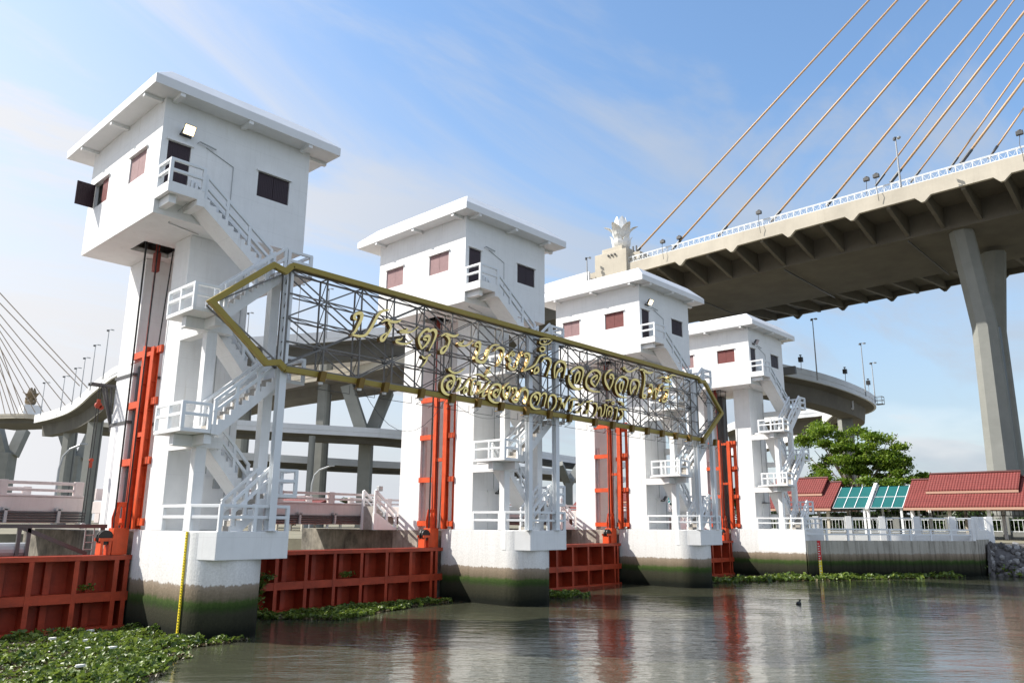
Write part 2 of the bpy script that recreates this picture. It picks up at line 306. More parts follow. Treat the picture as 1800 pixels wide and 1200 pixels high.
# ------------------------------------------------------------ gate towers
BX, BY, BZ, TZ = 6.985, 7.99, 16.46, 21.62
SX0, SX1 = 2.24, 5.15
LV = [3.88, 5.35, 7.66, 10.02, 12.32, 14.66, 17.20]
def wall_x(mb, x0, x1, y0, y1, z0, z1, holes):      # wall in a plane x=..; holes (ya,yb,za,zb)
    ys = sorted({y0, y1, *[h[0] for h in holes], *[h[1] for h in holes]}); zs = sorted({z0, z1, *[h[2] for h in holes], *[h[3] for h in holes]})
    for a, b in zip(ys[:-1], ys[1:]):
        for c, d in zip(zs[:-1], zs[1:]):
            if any(h[0] <= a and b <= h[1] and h[2] <= c and d <= h[3] for h in holes): continue
            yield a, b, c, d
def merged_wall(axis, p0, p1, a0, a1, z0, z1, holes):
    """one clean wall: outer face with rectangular holes, reveals included"""
    mb = MB()
    for a, b, c, d in wall_x(mb, 0, 0, a0, a1, z0, z1, holes):
        for p in (p0, p1):
            q = [(p,a,c),(p,b,c),(p,b,d),(p,a,d)] if axis == 'x' else [(a,p,c),(b,p,c),(b,p,d),(a,p,d)]
            mb.quadfaces(q, [(0,1,2,3)])
    def strip(a, b, c, d):
        q = [(p0,a,c),(p1,a,c),(p1,b,d),(p0,b,d)] if axis == 'x' else [(a,p0,c),(a,p1,c),(b,p1,d),(b,p0,d)]
        mb.quadfaces(q, [(0,1,2,3)])
    for (a, b, c, d) in holes + [(a0, a1, z0, z1)]:
        strip(a, b, c, c); strip(a, b, d, d); strip(a, a, c, d); strip(b, b, c, d)
    return mb
def posts_rail(mb, pts, h=1.0, s=.14, start=True, end=True, nmid=None, zt=.12):
    """concrete rail along a polyline of floor points: posts, top and middle rail"""
    for i, (p, q) in enumerate(zip(pts[:-1], pts[1:])):
        p, q = Vector(p), Vector(q); L_ = (q-p).length; n = nmid if nmid is not None else max(0, round(L_/1.5)-1)
        d = (q-p).normalized()
        for k in range(n+2):
            if (k == 0 and (i > 0 or not start)) or (k == n+1 and i == len(pts)-2 and not end): continue
            c = p.lerp(q, k/(n+1)); mb.box(c.x-s/2, c.x+s/2, c.y-s/2, c.y+s/2, c.z-.02, c.z+h-zt/2+.001*i)
        e = d*(s/2-.004)
        for hh in (h-zt/2, h*.52): mb.beam(p+Vector((0,0,hh+.002*i))-e, q+Vector((0,0,hh+.002*i))+e, s*.9, zt)
    return mb
def flight(x0, z0, x1, z1, y0, y1, par, n=11):
    """stair flight going up from (x0,z0) to (x1,z1) between y0 (river side) and y1"""
    sgn = 1 if x1 > x0 else -1; run = abs(x1-x0)/n; rise = (z1-z0)/n; w_ = .20
    def prof(drop):
        top = []
        for i in range(n):
            top += [(x0+sgn*run*i, z0+rise*(i+1)-drop), (x0+sgn*run*(i+1), z0+rise*(i+1)-drop)]
        bot = [(x1, z1-rise-w_), (x1-sgn*.02, z1-rise-w_-.0), (x0+sgn*.25, z0-w_*.5-.02), (x0, z0-.16)]
        p = [(x0, z0-.16)] + top + [(x1, z1-rise-w_*.75)] + [(x0+sgn*.3, z0-.20)]
        return p if sgn > 0 else p[::-1]
    t = .13
    mb = MB(); mb.xz(prof(0), y0, y0+t); mb.xz(prof(0), y1-t, y1)
    f = mb.build('stair_flight', 'white', par, bevel=.008)
    def mf(a, b):
        dx, dz = b[0]-a[0], b[1]-a[1]
        return 1 if (abs(dx) < 1e-6 or abs(dz) < 1e-6) else 0
    MB().xz(prof(.025), y0+t-.003, y1-t+.003, mf).build('step_treads', ['white', 'grey'], f)
    for yy in (y0+.065, y1-.065):
        hr = MB(); sl = (z1-z0)/(x1-x0); zz_ = lambda x: z0+sl*(x-x0)+.12
        xs = [x0+sgn*.12, x0+(x1-x0)*.36, x0+(x1-x0)*.68, x1-sgn*.08]
        for x in xs: hr.box(x-.062, x+.062, yy-.058, yy+.058, zz_(x)-.3, zz_(x)+.92)
        for hh in (.95, .5): hr.beam((x0+sgn*.07, yy, zz_(x0+sgn*.07)+hh), (x1-sgn*.03, yy, zz_(x1-sgn*.03)+hh), .124, .12)
        hr.build('handrail', 'wsteel', f, bevel=.01)
    return f
def shutter_leaf(axis, p, a0, a1, z0, z1, out=.05):
    mb = MB(); n = 9; w_ = (a1-a0)/n
    for i in range(n):
        a, b = a0+w_*i+.006, a0+w_*(i+1)-.006
        if axis == 'x': mb.box(p, p+.035, a, b, z0, z1)
        else: mb.box(a, b, p, p+.035, z0, z1)
    if axis == 'x': mb.box(p+.012, p+.05, a0, a1, z0+.01, z1-.01)
    else: mb.box(a0, a1, p+.012, p+.05, z0+.01, z1-.01)
    return mb
ZW0, ZW1 = 18.62, 19.82
WIN = [('x', 5.6, 7.27), ('x', 1.42, 3.14), ('y', 4.41, 6.02)]
def floodlight(par, x, y, z, lit, s=1., name='floodlight', yaw=0):
    b = MB(); h = .19*s; dn = Vector((math.sin(yaw)*.8, -math.cos(yaw)*.8, -.5)).normalized()
    c = Vector((x, y, z))+Vector((0, -.30, .02)); sd = Vector((math.cos(yaw), math.sin(yaw), 0)); u_ = sd.cross(dn).normalized()*-1
    def quad(o_, a_, b_): return [o_-sd*a_-u_*b_, o_+sd*a_-u_*b_, o_+sd*a_+u_*b_, o_-sd*a_+u_*b_]
    q1 = quad(c-dn*.12, h*.75, h*.65); q2 = quad(c+dn*.08, h*1.15, h*1.05)
    b.quadfaces(q1+q2, [(0,1,2,3),(7,6,5,4),(0,4,5,1),(1,5,6,2),(2,6,7,3),(3,7,4,0)])
    b.tube((x-h, y+.02, z-.15), c-sd*h, .02); b.tube((x+h, y+.02, z-.15), c+sd*h, .02); b.box(x-h-.03, x+h+.03, y-.05, y+.04, z-.2, z-.13)
    o = b.build(name, 'dgrey', par)
    g = MB(); q3 = quad(c+dn*.083, h*1.02, h*.92); q4 = quad(c+dn*.092, h*1.02, h*.92)
    g.quadfaces(q3+q4, [(0,1,2,3),(7,6,5,4),(0,4,5,1),(1,5,6,2),(2,6,7,3),(3,7,4,0)]); g.build('lamp_glass', 'lit' if lit else 'glass', o)
    return o
def nose(x0, x1, yb, yf, n=40, ell=None):
    cx = (x0+x1)/2; r = (x1-x0)/2; d = yf
    return [(x0, yb)] + [(cx-r*math.cos(math.pi*i/n), d-r*.98*math.sin(math.pi*i/n)) for i in range(n+1)] + [(x1, yb)]
def make_tower(k):
    labels = ['nearest and largest white gate tower, one dark shutter swung open',
              'second white gate tower from the left, rising behind the middle of the gold sign',
              'third white gate tower, behind the right pointed end of the gold sign',
              'farthest and smallest white gate tower, whole zigzag stair in view beside the green tree']
    T = thing('gate_tower', (OFF[k], 0, 0), labels[k], 'gate tower', 'white sluice gate towers standing in a row')
    # piers below
    poly = nose(SX0, SX1, 3.9, -1.2)
    MB().prism(poly, -2.5, 3.87).build('river_pier', 'pier', T, bevel=.03)
    MB().box(2.75, 4.65, 3.905, 4.395, -2.5, 3.5).box(SX0, SX1, 4.4, 8.4, -2.5, 3.8).build('rear_pier', 'conc', T, bevel=.02)
    MB().box(SX0+.01, SX1-.01, 8.401, 18.6, -2.5, 3.79).build('abutment', 'conc2', T, bevel=.02)
    # platform
    if k < 3:
        MB().prism([(SX0-.015, -1.0), (SX0-.015, -1.25), (2.62, -2.72), (5.62, -2.72), (5.62, -.9), (SX1+.02, -.9)], 2.84, 3.885).build('platform', 'white', T, bevel=.02)
        rl = MB(); f0 = 3.885
        posts_rail(rl, [(SX0+.07, 1.28, f0), (SX0+.07, -.72, f0)], nmid=0)
        posts_rail(rl, [(SX0+.07, -1.16, f0), (2.72, -2.64, f0), (5.54, -2.64, f0), (5.54, -1.0, f0)], nmid=None)
        rl.build('platform_railing', 'wsteel', T, bevel=.012)
    else:
        MB().box(SX0-.01, 6.3, -2.9, 1.3, 2.05, 3.885).build('platform', 'white', T, bevel=.02)
        MB().prism([(SX0-.012, 1.0), (SX0-.012, -2.88), (6.29, -2.88), (6.29, 1.25), (SX1+.02, 1.25), (SX1+.02, 1.0)], -2.5, 2.06).build('quay_base', 'pier', T, bevel=.02)
        rl = MB(); f0 = 3.885
        posts_rail(rl, [(SX0+.07, 1.28, f0), (SX0+.07, -.72, f0)], nmid=0)
        posts_rail(rl, [(SX0+.07, -1.16, f0), (SX0+.07, -2.8, f0), (6.2, -2.8, f0), (6.2, 1.2, f0)])
        rl.build('platform_railing', 'wsteel', T, bevel=.012)
    # shafts
    fs = MB().box(SX0+.002, SX1, 1.35, 2.9, 3.86, BZ-.004).build('front_shaft', 'white', T, bevel=.02)
    MB().box(3.46, 4.60, 1.30, 1.34, 3.9, 6.0).box(3.40, 4.66, 1.25, 1.345, 6.0, 6.1).build('service_door', 'white', T)
    rs = MB().box(SX0+.003, SX1, 6.0, 7.9, 3.79, BZ-.004).build('rear_shaft', 'white', T, bevel=.02)
    for pp in ([(SX1-.35, 1.30, 3.9), (SX1-.35, 1.30, 15.4)], [(3.9, 1.31, 6.2), (3.9, 1.31, 12)], [(1.9, -.02, 20.0), (3.2, -.02, 19.55), (3.2, -.02, 17.0)], [(1.1, -.6, 17.0), (1.0, -.02, 16.8), (.9, .6, 16.42), (2.4, 1.0, 16.42)]):
        MB().path(pp, .02).build('conduit_pipe', 'lgrey', T)
    # machine room
    hx = [(a, b, ZW0, ZW1) for ax, a, b in WIN if ax == 'x']; hy = [(.29, 1.27, LV[6]+.05, 19.78)] + [(a, b, ZW0, ZW1) for ax, a, b in WIN if ax == 'y']
    mr = MB()
    for wmb in (merged_wall('x', 0, .16, 0, BY, BZ, TZ-.004, hx), merged_wall('y', 0.0, .16, .161, BX-.161, BZ, TZ-.004, hy)):
        b0 = len(mr.v); mr.v += wmb.v; mr.f += [tuple(i+b0 for i in f) for f in wmb.f]; mr.mi += wmb.mi
    mr.box(BX-.16, BX, 0, BY, BZ, TZ-.004).box(.161, BX-.161, BY-.16, BY, BZ, TZ-.004)
    room = mr.build('machine_room', 'white', T)
    fl = MB(); z0, z1 = BZ+.003, BZ+.22
    hx0, hx1, hy0, hy1 = 1.2, 2.95, 3.7, 5.35
    fl.box(.162, hx0, .162, BY-.162, z0, z1).box(hx1, BX-.162, .162, BY-.162, z0, z1).box(hx0, hx1, .162, hy0, z0, z1).box(hx0, hx1, hy1, BY-.162, z0, z1)
    fl.build('room_floor', 'white', T); MB().box(.2, BX-.2, .2, BY-.2, BZ+1.6, BZ+1.7).build('inner_floor', 'grey', T)
    # roof
    e0, e1, f0_, f1 = -.82, BX+1.15, -.875, BY+1.45
    b = MB(); lo_ = [(e0, f0_), (e1, f0_), (e1, f1), (e0, f1)]; t_ = [(.12, .08), (7.2, .08), (7.2, 8.5), (.12, 8.5)]
    vs = [(x, y, TZ) for x, y in lo_] + [(x, y, TZ+.42) for x, y in lo_] + [(x, y, 22.92) for x, y in t_] + [((e0+e1)/2, 3.4, 23.1), ((e0+e1)/2, 5.2, 23.1)]
    fs_ = [(3,2,1,0)] + [(i, (i+1) % 4, 4+(i+1) % 4, 4+i) for i in range(4)] + [(4+i, 4+(i+1) % 4, 8+(i+1) % 4, 8+i) for i in range(4)] + [(8,9,12), (9,10,13,12), (10,11,13), (11,8,12,13)]
    b.quadfaces(vs, fs_); rf = b.build('roof', 'roofw', T, bevel=.015)
    for y in (.35, 3.9, 7.5):
        MB().box(e0+.04, -.002, y-.1, y+.1, TZ-.15, TZ-.002).build('eave_bracket', 'white', rf); MB().box(BX+.002, e1-.04, y-.1, y+.1, TZ-.15, TZ-.002).build('eave_bracket', 'white', rf)
    for x in (.35, 3.45, 6.5): MB().box(x-.1, x+.1, f0_+.04, -.002, TZ-.15, TZ-.002).build('eave_bracket', 'white', rf)
    # windows and door
    cols = [['shutf', 'shutf', 'shut'], ['shutf', 'shutf', 'shut'], ['shutf', 'shutr', 'shut'], ['shutf', 'shutr', 'shut']][k]
    for i, (ax, a, b_) in enumerate(WIN):
        wd = MB()
        if ax == 'x': wd.box(-.09, .02, a-.08, b_+.08, ZW1+.002, ZW1+.075)
        else: wd.box(a-.08, b_+.08, -.09, .02, ZW1+.002, ZW1+.075)
        wo = wd.build('window', 'white', T)
        mid = (a+b_)/2
        for j, (p, q) in enumerate(((a+.02, mid-.008), (mid+.008, b_-.02))):
            if k == 0 and i == 0 and j == 1:      # swung open
                mb = MB(); n = 9; w_ = (q-p)/n
                for t in range(n): mb.box(-.02-(t+1)*w_*1.0+.006, -.02-t*w_-.006, b_-.06, b_-.025, ZW0+.02, ZW1-.02)
                mb.box(-.02-(q-p), -.02, b_-.048, b_-.01, ZW0+.03, ZW1-.03)
                tag(mb.build('shutter', 'shut', wo), 'dark shutter leaf swung wide open')
            else: shutter_leaf(ax, .05, p, q, ZW0+.02, ZW1-.02).build('shutter', 'shutr' if (k == 0 and i == 0) else cols[i], wo)
    dr = shutter_leaf('y', .05, .31, 1.25, LV[6]+.06, 19.76).build('door', 'shut', T)
    MB().box(.2, 1.36, -.1, .02, 19.785, 19.86).build('lintel', 'white', dr)
    if k != 1: floodlight(T, .95, -.02, 20.35, k in (0, 2), 1.15)
    lt = MB().tube((1.55, -.12, 20.12), (2.3, -.12, 20.02), .035).tube((1.5, -.01, 20.05), (1.55, -.12, 20.12), .015); lt.build('tube_lamp', 'lgrey', T)
    if k < 3: floodlight(T, 4.25 if k else 4.85, 1.33, 6.1, False, 1.1, yaw=.5)
    else: MB().box(3.5, 4.3, .9, 1.3, 6.15, 6.22).build('lamp_hood', 'dgrey', T)
    if k == 0: MB().box(5.0-.75, 5.0-.45, 1.2, 1.34, 5.6, 6.15).build('switch_box', 'lgrey', T, bevel=.01)
    # balcony
    YF, YM, YR = -2.25, -1.18, .12
    B0 = LV[6]
    bl = MB().box(.01, 1.49, -1.24, -.002, B0-.13, B0).box(0, .14, -1.25, -.003, B0-.17, B0+.28).box(.14, 1.5, -1.25, -1.13, B0-.17, B0+.28)
    bl.box(.2, .5, -.95, -.004, B0-.5, B0-.128).box(1.2, 1.52, -1.26, -.004, B0-.42, B0-.165)
    bo = bl.build('balcony', 'white', T, bevel=.012)
    r = MB(); posts_rail(r, [(.07, -.06, B0+.25), (.07, -1.19, B0+.25), (1.43, -1.19, B0+.25)], h=1.05, nmid=0); MB().box(1.38, 1.48, -.12, -.02, B0, B0+1.1).build('rail_post', 'wsteel', bo)
    r.build('balcony_railing', 'wsteel', bo, bevel=.012)
    # columns and beams
    MB().box(SX0+.004, 2.68, -1.12, -.74, 3.88, LV[4]-.62).build('column', 'white', T, bevel=.012)
    MB().box(4.86, 5.28, -1.25, -.85, 3.88, LV[5]-.45).build('column', 'white', T, bevel=.012)
    lb_ = lambda *q: MB().box(*q).build('landing_beam', 'white', T, bevel=.012)
    for lv in (LV[2], LV[4]):
        lb_(SX0+.006, 2.67, -1.13, 1.352, lv-.62, lv-.16); lb_(1.3, 3.3, -1.17, -.80, lv-.60, lv-.165); lb_(2.05, 2.35, -2.1, -1.16, lv-.55, lv-.162)
    for lv in (LV[1], LV[3], LV[5]):
        lb_(4.9, 5.24, -1.24, 1.352, lv-.60, lv-.16); lb_(5.242, 5.7, -1.22, -.88, lv-.5, lv-.163)
    # landings with railings
    for i, lv in enumerate(LV[1:6]):
        left = i % 2 == 1
        if left:
            s = MB().box(1.05, 2.22, YF, YR, lv-.15, lv).box(2.22, 2.9, -1.2, YR+.9, lv-.15, lv-.003).build('landing', 'white', T, bevel=.012)
            r = MB(); posts_rail(r, [(1.11, YR-.06, lv), (1.11, YF+.06, lv), (2.16, YF+.06, lv)], nmid=None)
        else:
            s = MB().box(4.9, 6.15, YF, YR, lv-.15, lv).build('landing', 'white', T, bevel=.012)
            r = MB(); posts_rail(r, [(6.09, YR-.06, lv), (6.09, YF+.06, lv), (5.02, YF+.06, lv)], nmid=None); posts_rail(r, [(5.0, YR-.06, lv), (5.98, YR-.06, lv)], nmid=0)
        r.build('landing_railing', 'wsteel', s, bevel=.012)
    # flights
    flight(3.35, LV[0], 4.95, LV[1], YF, YM-.02, T, n=7)
    for lo2, hi2, kind in ((1, 2, 'r'), (2, 3, 'f'), (3, 4, 'r'), (4, 5, 'f'), (5, 6, 'r')):
        if kind == 'f': flight(2.24, LV[lo2], 4.92, LV[hi2], YF, YM-.02, T)
        else:
            xa, xb = (4.88, 2.92 if hi2 < 6 else 1.52)
            if hi2 == 6: flight(4.88, LV[lo2], 1.52, LV[hi2], -1.17, -.05, T, n=12)
            else: flight(4.88, LV[lo2], 2.72, LV[hi2], -.7, .42, T, n=11)
    # gate guides, cables, hoist gear
    for sx, d in ((SX0, -1), (SX1, 1)):
        X = lambda a: sx + d*a
        for (ya, yb, zt) in ((3.48, 3.80, 11.75), (4.42, 4.68, 11.9)):
            g = MB()
            def bx(a0, a1, *r_): g.box(min(X(a0), X(a1)), max(X(a0), X(a1)), *r_)
            bx(-.10, -.06, ya, yb, 3.9, zt); bx(.14, .18, ya, yb, 3.9, zt); bx(-.061, .141, (ya+yb)/2-.02, (ya+yb)/2+.02, 3.9, zt)
            for z in np.arange(5.2, 11.5, 1.25): bx(-.06, .139, ya+.01, yb-.01, z, z+.03)
            go = g.build('guide_rail', 'orange', T)
            for z in (4.05, 6.6, 9.15, 11.45):
                q_ = (2.901, 3.48) if ya < 4 else (4.68, 5.999)
                MB().box(min(X(-.12), X(.1)), max(X(-.12), X(.1)), *q_, z, z+.3).build('guide_bracket', 'orange', go)
        MB().box(min(X(-.25), X(-.21)), max(X(-.25), X(-.21)), 3.0, 3.3, 3.9, 11.6).build('guide_strip', 'orange', T)
        for z in (7.8, 11.4): MB().box(min(X(-.1), X(.12)), max(X(-.1), X(.12)), 3.801, 4.419, z, z+.2).build('guide_tie', 'orange', T)
    for x, y, y2, x2 in ((1.32, 3.85, 4.15, 1.5), (1.42, 4.05, 4.25, 1.55), (1.95, 4.05, 4.1, 1.95), (2.62, 3.85, 3.95, 2.08)): MB().tube((x, y, 17.6), (x2, y2, 3.9), .03, 6).build('hoist_cable', 'black', T)
    for x, y in ((5.5, 3.95), (5.7, 4.3)): MB().tube((x, y, BZ), (x, y, 3.9), .024, 6).build('hoist_cable', 'black', T)
    MB().tube((2.06, 4.55, 4.9), (2.22, 4.75, 15.9), .045).tube((2.22, 4.75, 15.7), (2.22, 4.75, 17.6), .1).box(2.1, 2.34, 4.6, 4.9, 15.5, 16.4).tube((1.6, 4.7, 11), (2.1, 4.7, 11.3), .02).build('lifting_rod', mat('rod_red', (.30, .05, .035), .5) if k == 0 else bpy.data.materials['rod_red'], T)
    MB().tube((2.5, 5.86, 3.9), (2.5, 5.86, 11.2 if k == 0 else 10), .11, 10).build('drain_pipe', 'dgrey' if k == 0 else 'pink', T)
    if k == 3: MB().box(SX1-.5, SX1+.25, 5.3, 5.98, 3.8, 16.4).build('dark_strip', 'dgrey', T)  # tall dark box standing against the rear shaft
    if k == 0:
        for z in (8.55, 10.75): MB().box(2.2, 5.19, 5.9, 8.0, z, z+.13).build('steel_band', 'dgrey', T)
    return T
TW = [make_tower(k) for k in range(4)]

# ------------------------------------------------------------ sluice gates
def make_gate(x0, x1, verts, label):
    G = thing('sluice_gate', (0, 0, 0), label, 'sluice gate', 'orange sluice gates between the towers')
    TP = 2.86
    MB().box(x0, x1, 4.622, 4.68, -1.5, TP+.001).build('skin_plate', 'gate', G)
    for z, h in ((TP-.13, .13), (1.12, .30), (-.1, .2)):
        o = MB().box(x0, x1, 3.70, 3.73, z-.06, z+h).box(x0, x1, 3.731, 4.62, z+h-.045, z+h-.02).build('girder', 'gate', G)
    for x in verts:
        MB().box(x-.09, x+.09, 3.685, 3.698, -1.5, TP-.2).box(x-.02, x+.02, 3.699, 4.62, -1.5, TP-.16).build('rib', 'gate', G)
    for a, b in zip(verts[:-1], verts[1:]):
        c = (a+b)/2; 
        if b-a > 1: MB().box(c-.12, c+.12, 4.35, 4.615, -1.5, TP-.16).build('stiffener', 'gate', G)
    for xe, d in ((x1-.42, 1), (x0+.42, -1)):
        lg = MB().box(xe-.31, xe+.31, 4.0, 4.6, TP+.002, TP+1.08)
        for yy in (4.1, 4.42):
            pts = [(-.26, 1.0), (-.3, 1.5), (-.16, 2.15), (.16, 2.15), (.3, 1.5), (.26, 1.0)]
            mbx = [(xe+p, TP+z) for p, z in pts]
            # frame with an opening
            lg.xz([mbx[0], mbx[1], mbx[2], (xe-.10, TP+1.95), (xe-.12, TP+1.2), (xe-.1, TP+1.0)], yy, yy+.05)
            lg.xz([(xe+.1, TP+1.0), (xe+.12, TP+1.2), (xe+.10, TP+1.95), mbx[3], mbx[4], mbx[5]], yy, yy+.05)
            lg.xz([mbx[2], (xe-.1, TP+1.949), (xe+.1, TP+1.949), mbx[3]][::-1], yy+.001, yy+.049)
        lg.box(xe-.1, xe+.1, 4.12, 4.4, TP+1.2, TP+1.3)
        lo3 = lg.build('lifting_lug', 'orange', G, bevel=.01)
        pb = MB(); xp = xe-.58
        pb.box(xp-.28, xp+.27, 3.95, 4.0, TP+.55, TP+.68).box(xp-.28, xp+.27, 4.45, 4.5, TP+.55, TP+.68).box(xp-.2, xp-.1, 3.96, 4.49, TP, TP+.55).box(xp+.12, xp+.22, 3.96, 4.49, TP, TP+.55)
        pb.build('pulley_frame', 'orange', lo3)
        pl_ = MB()
        for yy in (4.05, 4.25): pl_.tube((xp, yy, TP+.7), (xp, yy+.08, TP+.7), .3, 16)
        pl_.build('pulley', 'black', lo3)
    return G
def gv(o): return [o+v for v in (5.75, 7.38, 9.02, 10.66, 12.31, 13.98, 15.64, 17.3, 18.83, 19.2)]
make_gate(-12.2, 2.21, [-11.3, -9.7, -8.1, -6.45, -4.8, -3.15, -1.5, .12, 1.63, 2.04], 'orange sluice gate at the far left edge behind the large weed patch')
make_gate(SX1+.03, OFF[1]+2.21, gv(0), 'orange sluice gate with a green vine hanging over its middle beam')
make_gate(OFF[1]+SX1+.03, OFF[2]+2.21, [x+OFF[1] for x in (5.75, 7.4, 9.1, 10.8, 12.5, 14.2, 15.95, 17.6, 19.1, 19.5)], 'orange sluice gate between the second and third towers')
make_gate(OFF[2]+SX1+.03, OFF[3]+2.21, [x+OFF[2] for x in (5.75, 7.4, 9.1, 10.8, 12.5, 14.2, 15.8, 17.3, 18.8, 19.2)], 'orange sluice gate in the last bay, mostly hidden beside the farthest tower')

# staff gauges
g = MB().beam((2.2, -1.16, .05), (2.2, -1.1, 3.85), .02, .02)
g = MB().box(2.17, 2.215, -1.24, -1.12, .0, 3.87)
go = tag(g.build('staff_gauge', 'yellow'), 'long yellow water level gauge running down the nearest pier', 'gauge')
g = MB()
for i in range(38): g.box(2.163, 2.1695, -1.238, -1.238+(.05 if i % 5 else .09), .1+i*.1, .1+i*.1+.035)
g.build('scale_marks', 'black', go)
go = MB().box(-.14, .14, -.06, 0, 1.4, 3.0).build('staff_gauge', 'red'); go.location = (55.75, -3.62, 0); go.rotation_euler = (0, 0, R(-36.2))
tag(go, 'short red and yellow water level gauge on the dark quay wall', 'gauge')
MB().box(-.14, .14, -.06, 0, -.1, 1.395).build('lower_board', 'yellow', go)
g = MB()
for i in range(14): g.box(-.12, -.12+(.1 if i % 2 else .18), -.066, -.0602, .1+i*.2, .1+i*.2+.07)
g.build('scale_marks', 'litter', go)
# ------------------------------------------------------------ the gold framed sign
SY = -2.9
S = thing('entrance_sign', (0, 0, 0), 'long see-through steel truss sign with pointed gold ends and gold Thai letters', 'sign')
def sp(px, py, y=SY): return at(px, py, y=y)
XL, XR = 4.75, 38.0
def ztop(x): return 14.70-.004*(x-4.75)
def zbot(x): return 10.36-.004*(x-4.75)
# gold border strips (shallow boxes), one closed outline
def strip(pts, name='border', hw=.118):
    P = [Vector(p) for p in pts]; n = len(P); A, B2 = [], []
    for i in range(n):
        d0 = (P[i]-P[i-1]).normalized() if i else None; d1 = (P[i+1]-P[i]).normalized() if i < n-1 else None
        d0 = d0 or d1; d1 = d1 or d0; n0 = Vector((-d0.y, d0.x)); n1 = Vector((-d1.y, d1.x)); mm = (n0+n1).normalized(); mm = mm*(hw/max(.45, mm.dot(n0))); A.append(P[i]+mm); B2.append(P[i]-mm)
    b = MB(); vs = []
    for u, v in zip(A, B2): vs += [(u.x, SY-.17, u.y), (v.x, SY-.17, v.y), (v.x, SY+.05, v.y), (u.x, SY+.05, u.y)]
    fs = [(0,1,2,3), tuple(4*(n-1)+k for k in (3,2,1,0))]
    for i in range(n-1):
        for k in range(4): fs.append((4*i+k, 4*i+(k+1) % 4, 4*i+4+(k+1) % 4, 4*i+4+k))
    b.quadfaces(vs, fs); return b.build(name, 'gold', S, bevel=.01)
cz = 12.4
left = [(4.75, 14.70), (4.45, 14.36), (3.88, 14.50), (1.42, 12.42), (3.90, 10.40), (4.46, 10.52), (4.75, 10.28)]
right = [(38.0, 14.57), (38.35, 14.33), (38.9, 14.4), (41.3, 12.36), (38.4, 10.12), (38.0, 10.12)]
strip(left, 'end_border'); strip(right, 'end_border')
strip([(4.752, 14.70), (37.998, 14.57)], 'top_border'); strip([(4.752, 10.28), (37.998, 10.12)], 'bottom_border')
# steel lattice: 18 bays by 4 rows, front and back chord planes
NB = 18; Y1, Y2 = SY+.06, SY+.62
xs = [XL+(XR-XL)*i/NB for i in range(NB+1)]
def rz(x, r): return ztop(x)-.14 + (zbot(x)+.1-ztop(x)+.14)*r/4
def nodep(c, r, y): return (xs[c], y, rz(xs[c], r))
for r in range(1, 4):
    b = MB()
    for y in (Y1, Y2): b.beam(nodep(0, r, y), nodep(NB, r, y), .055, .055)
    for c in range(NB): 
        pa, pb = nodep(c, r, Y1), nodep(c+1, r, Y2); b.beam(pa, pb, .03, .03)
    b.build('horizontal_chord', 'truss', S)
for nm, zf in (('top_chord', 0), ('bottom_chord', 4)):
    b = MB()
    for y in (Y1, Y2): b.beam(nodep(0, zf, y), nodep(NB, zf, y), .07, .07)
    for c in range(NB): b.beam(nodep(c, zf, Y1), nodep(c+1, zf, Y2), .03, .03); b.beam(nodep(c, zf, Y1), nodep(c, zf, Y2), .05, .05)
    b.build(nm, 'truss', S)
for c in range(NB+1):
    b = MB()
    for y in (Y1, Y2): b.beam(nodep(c, 0, y), nodep(c, 4, y), .06, .06)
    for r in range(4): b.beam(nodep(c, r, Y1), nodep(c, r+1, Y2), .03, .03)
    for r in range(1, 4): b.beam(nodep(c, r, Y1), nodep(c, r, Y2), .045, .045)
    b.build('upright', 'truss', S)
for c in range(NB):
    b = MB()
    for r in range(4):
        if (c+r) % 2 == 0: pa, pb = (c, r), (c+1, r+1)
        else: pa, pb = (c, r+1), (c+1, r)
        for y in (Y1, Y2): b.beam(nodep(*pa, y), nodep(*pb, y), .05, .05)
    b.build('diagonal_brace', 'truss', S)
for pts in (left, right):
    b = MB()
    q = [p for p in pts if (p[0] < 4 or p[0] > 38.5)] if True else pts
    q3 = [(4.7, 14.45), (1.55, 12.42), (4.7, 10.4)] if pts is left else [(38.1, 14.3), (41.05, 12.36), (38.1, 10.2)]
    for a, c_ in zip(q3[:-1], q3[1:]):
        for t0, t1 in ((0, 1),):
            b.beam((a[0], Y2, a[1]), (c_[0], Y2, c_[1]), .055, .055)
            b.beam((a[0], Y1, a[1]), (c_[0], Y1, c_[1]), .055, .055)
        for k in range(6):
            u, v = k/6, (k+1)/6
            pa = (a[0]+(c_[0]-a[0])*u, Y1, a[1]+(c_[1]-a[1])*u); pb = (a[0]+(c_[0]-a[0])*v, Y2, a[1]+(c_[1]-a[1])*v)
            b.beam(pa, pb, .035, .035); b.beam(pb, (pb[0], Y1, pb[2]), .035, .035)
    b.build('end_frame', 'truss', S)
# supporting posts (H sections) and under-slung lights with conduit
for x, zb in ((4.80, 3.9), (OFF[1]+2.52, 3.9), (OFF[1]+4.80, 3.9), (OFF[2]+2.75, 3.9), (OFF[2]+5.0, 3.9)):
    b = MB(); y0 = -2.66; zt = ztop(x)-.2
    if x > OFF[2]: y0 = -2.6
    b.box(x-.15, x+.15, y0-.15, y0-.13, zb, zt).box(x-.15, x+.15, y0+.13, y0+.15, zb, zt).box(x-.012, x+.012, y0-.129, y0+.129, zb, zt).box(x-.22, x+.22, y0-.2, y0+.2, zb-.0, zb+.025)
    b.build('support_post', 'wsteel', S)
lamp_px = [(655,272),(926,318),(1105,352),(874,1082),(1218,1088)]
LP = [(563.7,668),(631.5,680),(675,692),(739,702),(793,712),(839,723),(879.5,731),(924,738),(965,746),(1000,751),(1045,762),(1076,754),(1110,757),(1137,765),(1163,764),(1187,768),(1211,770),(1235,774),(1256,778)]
cx_ = []
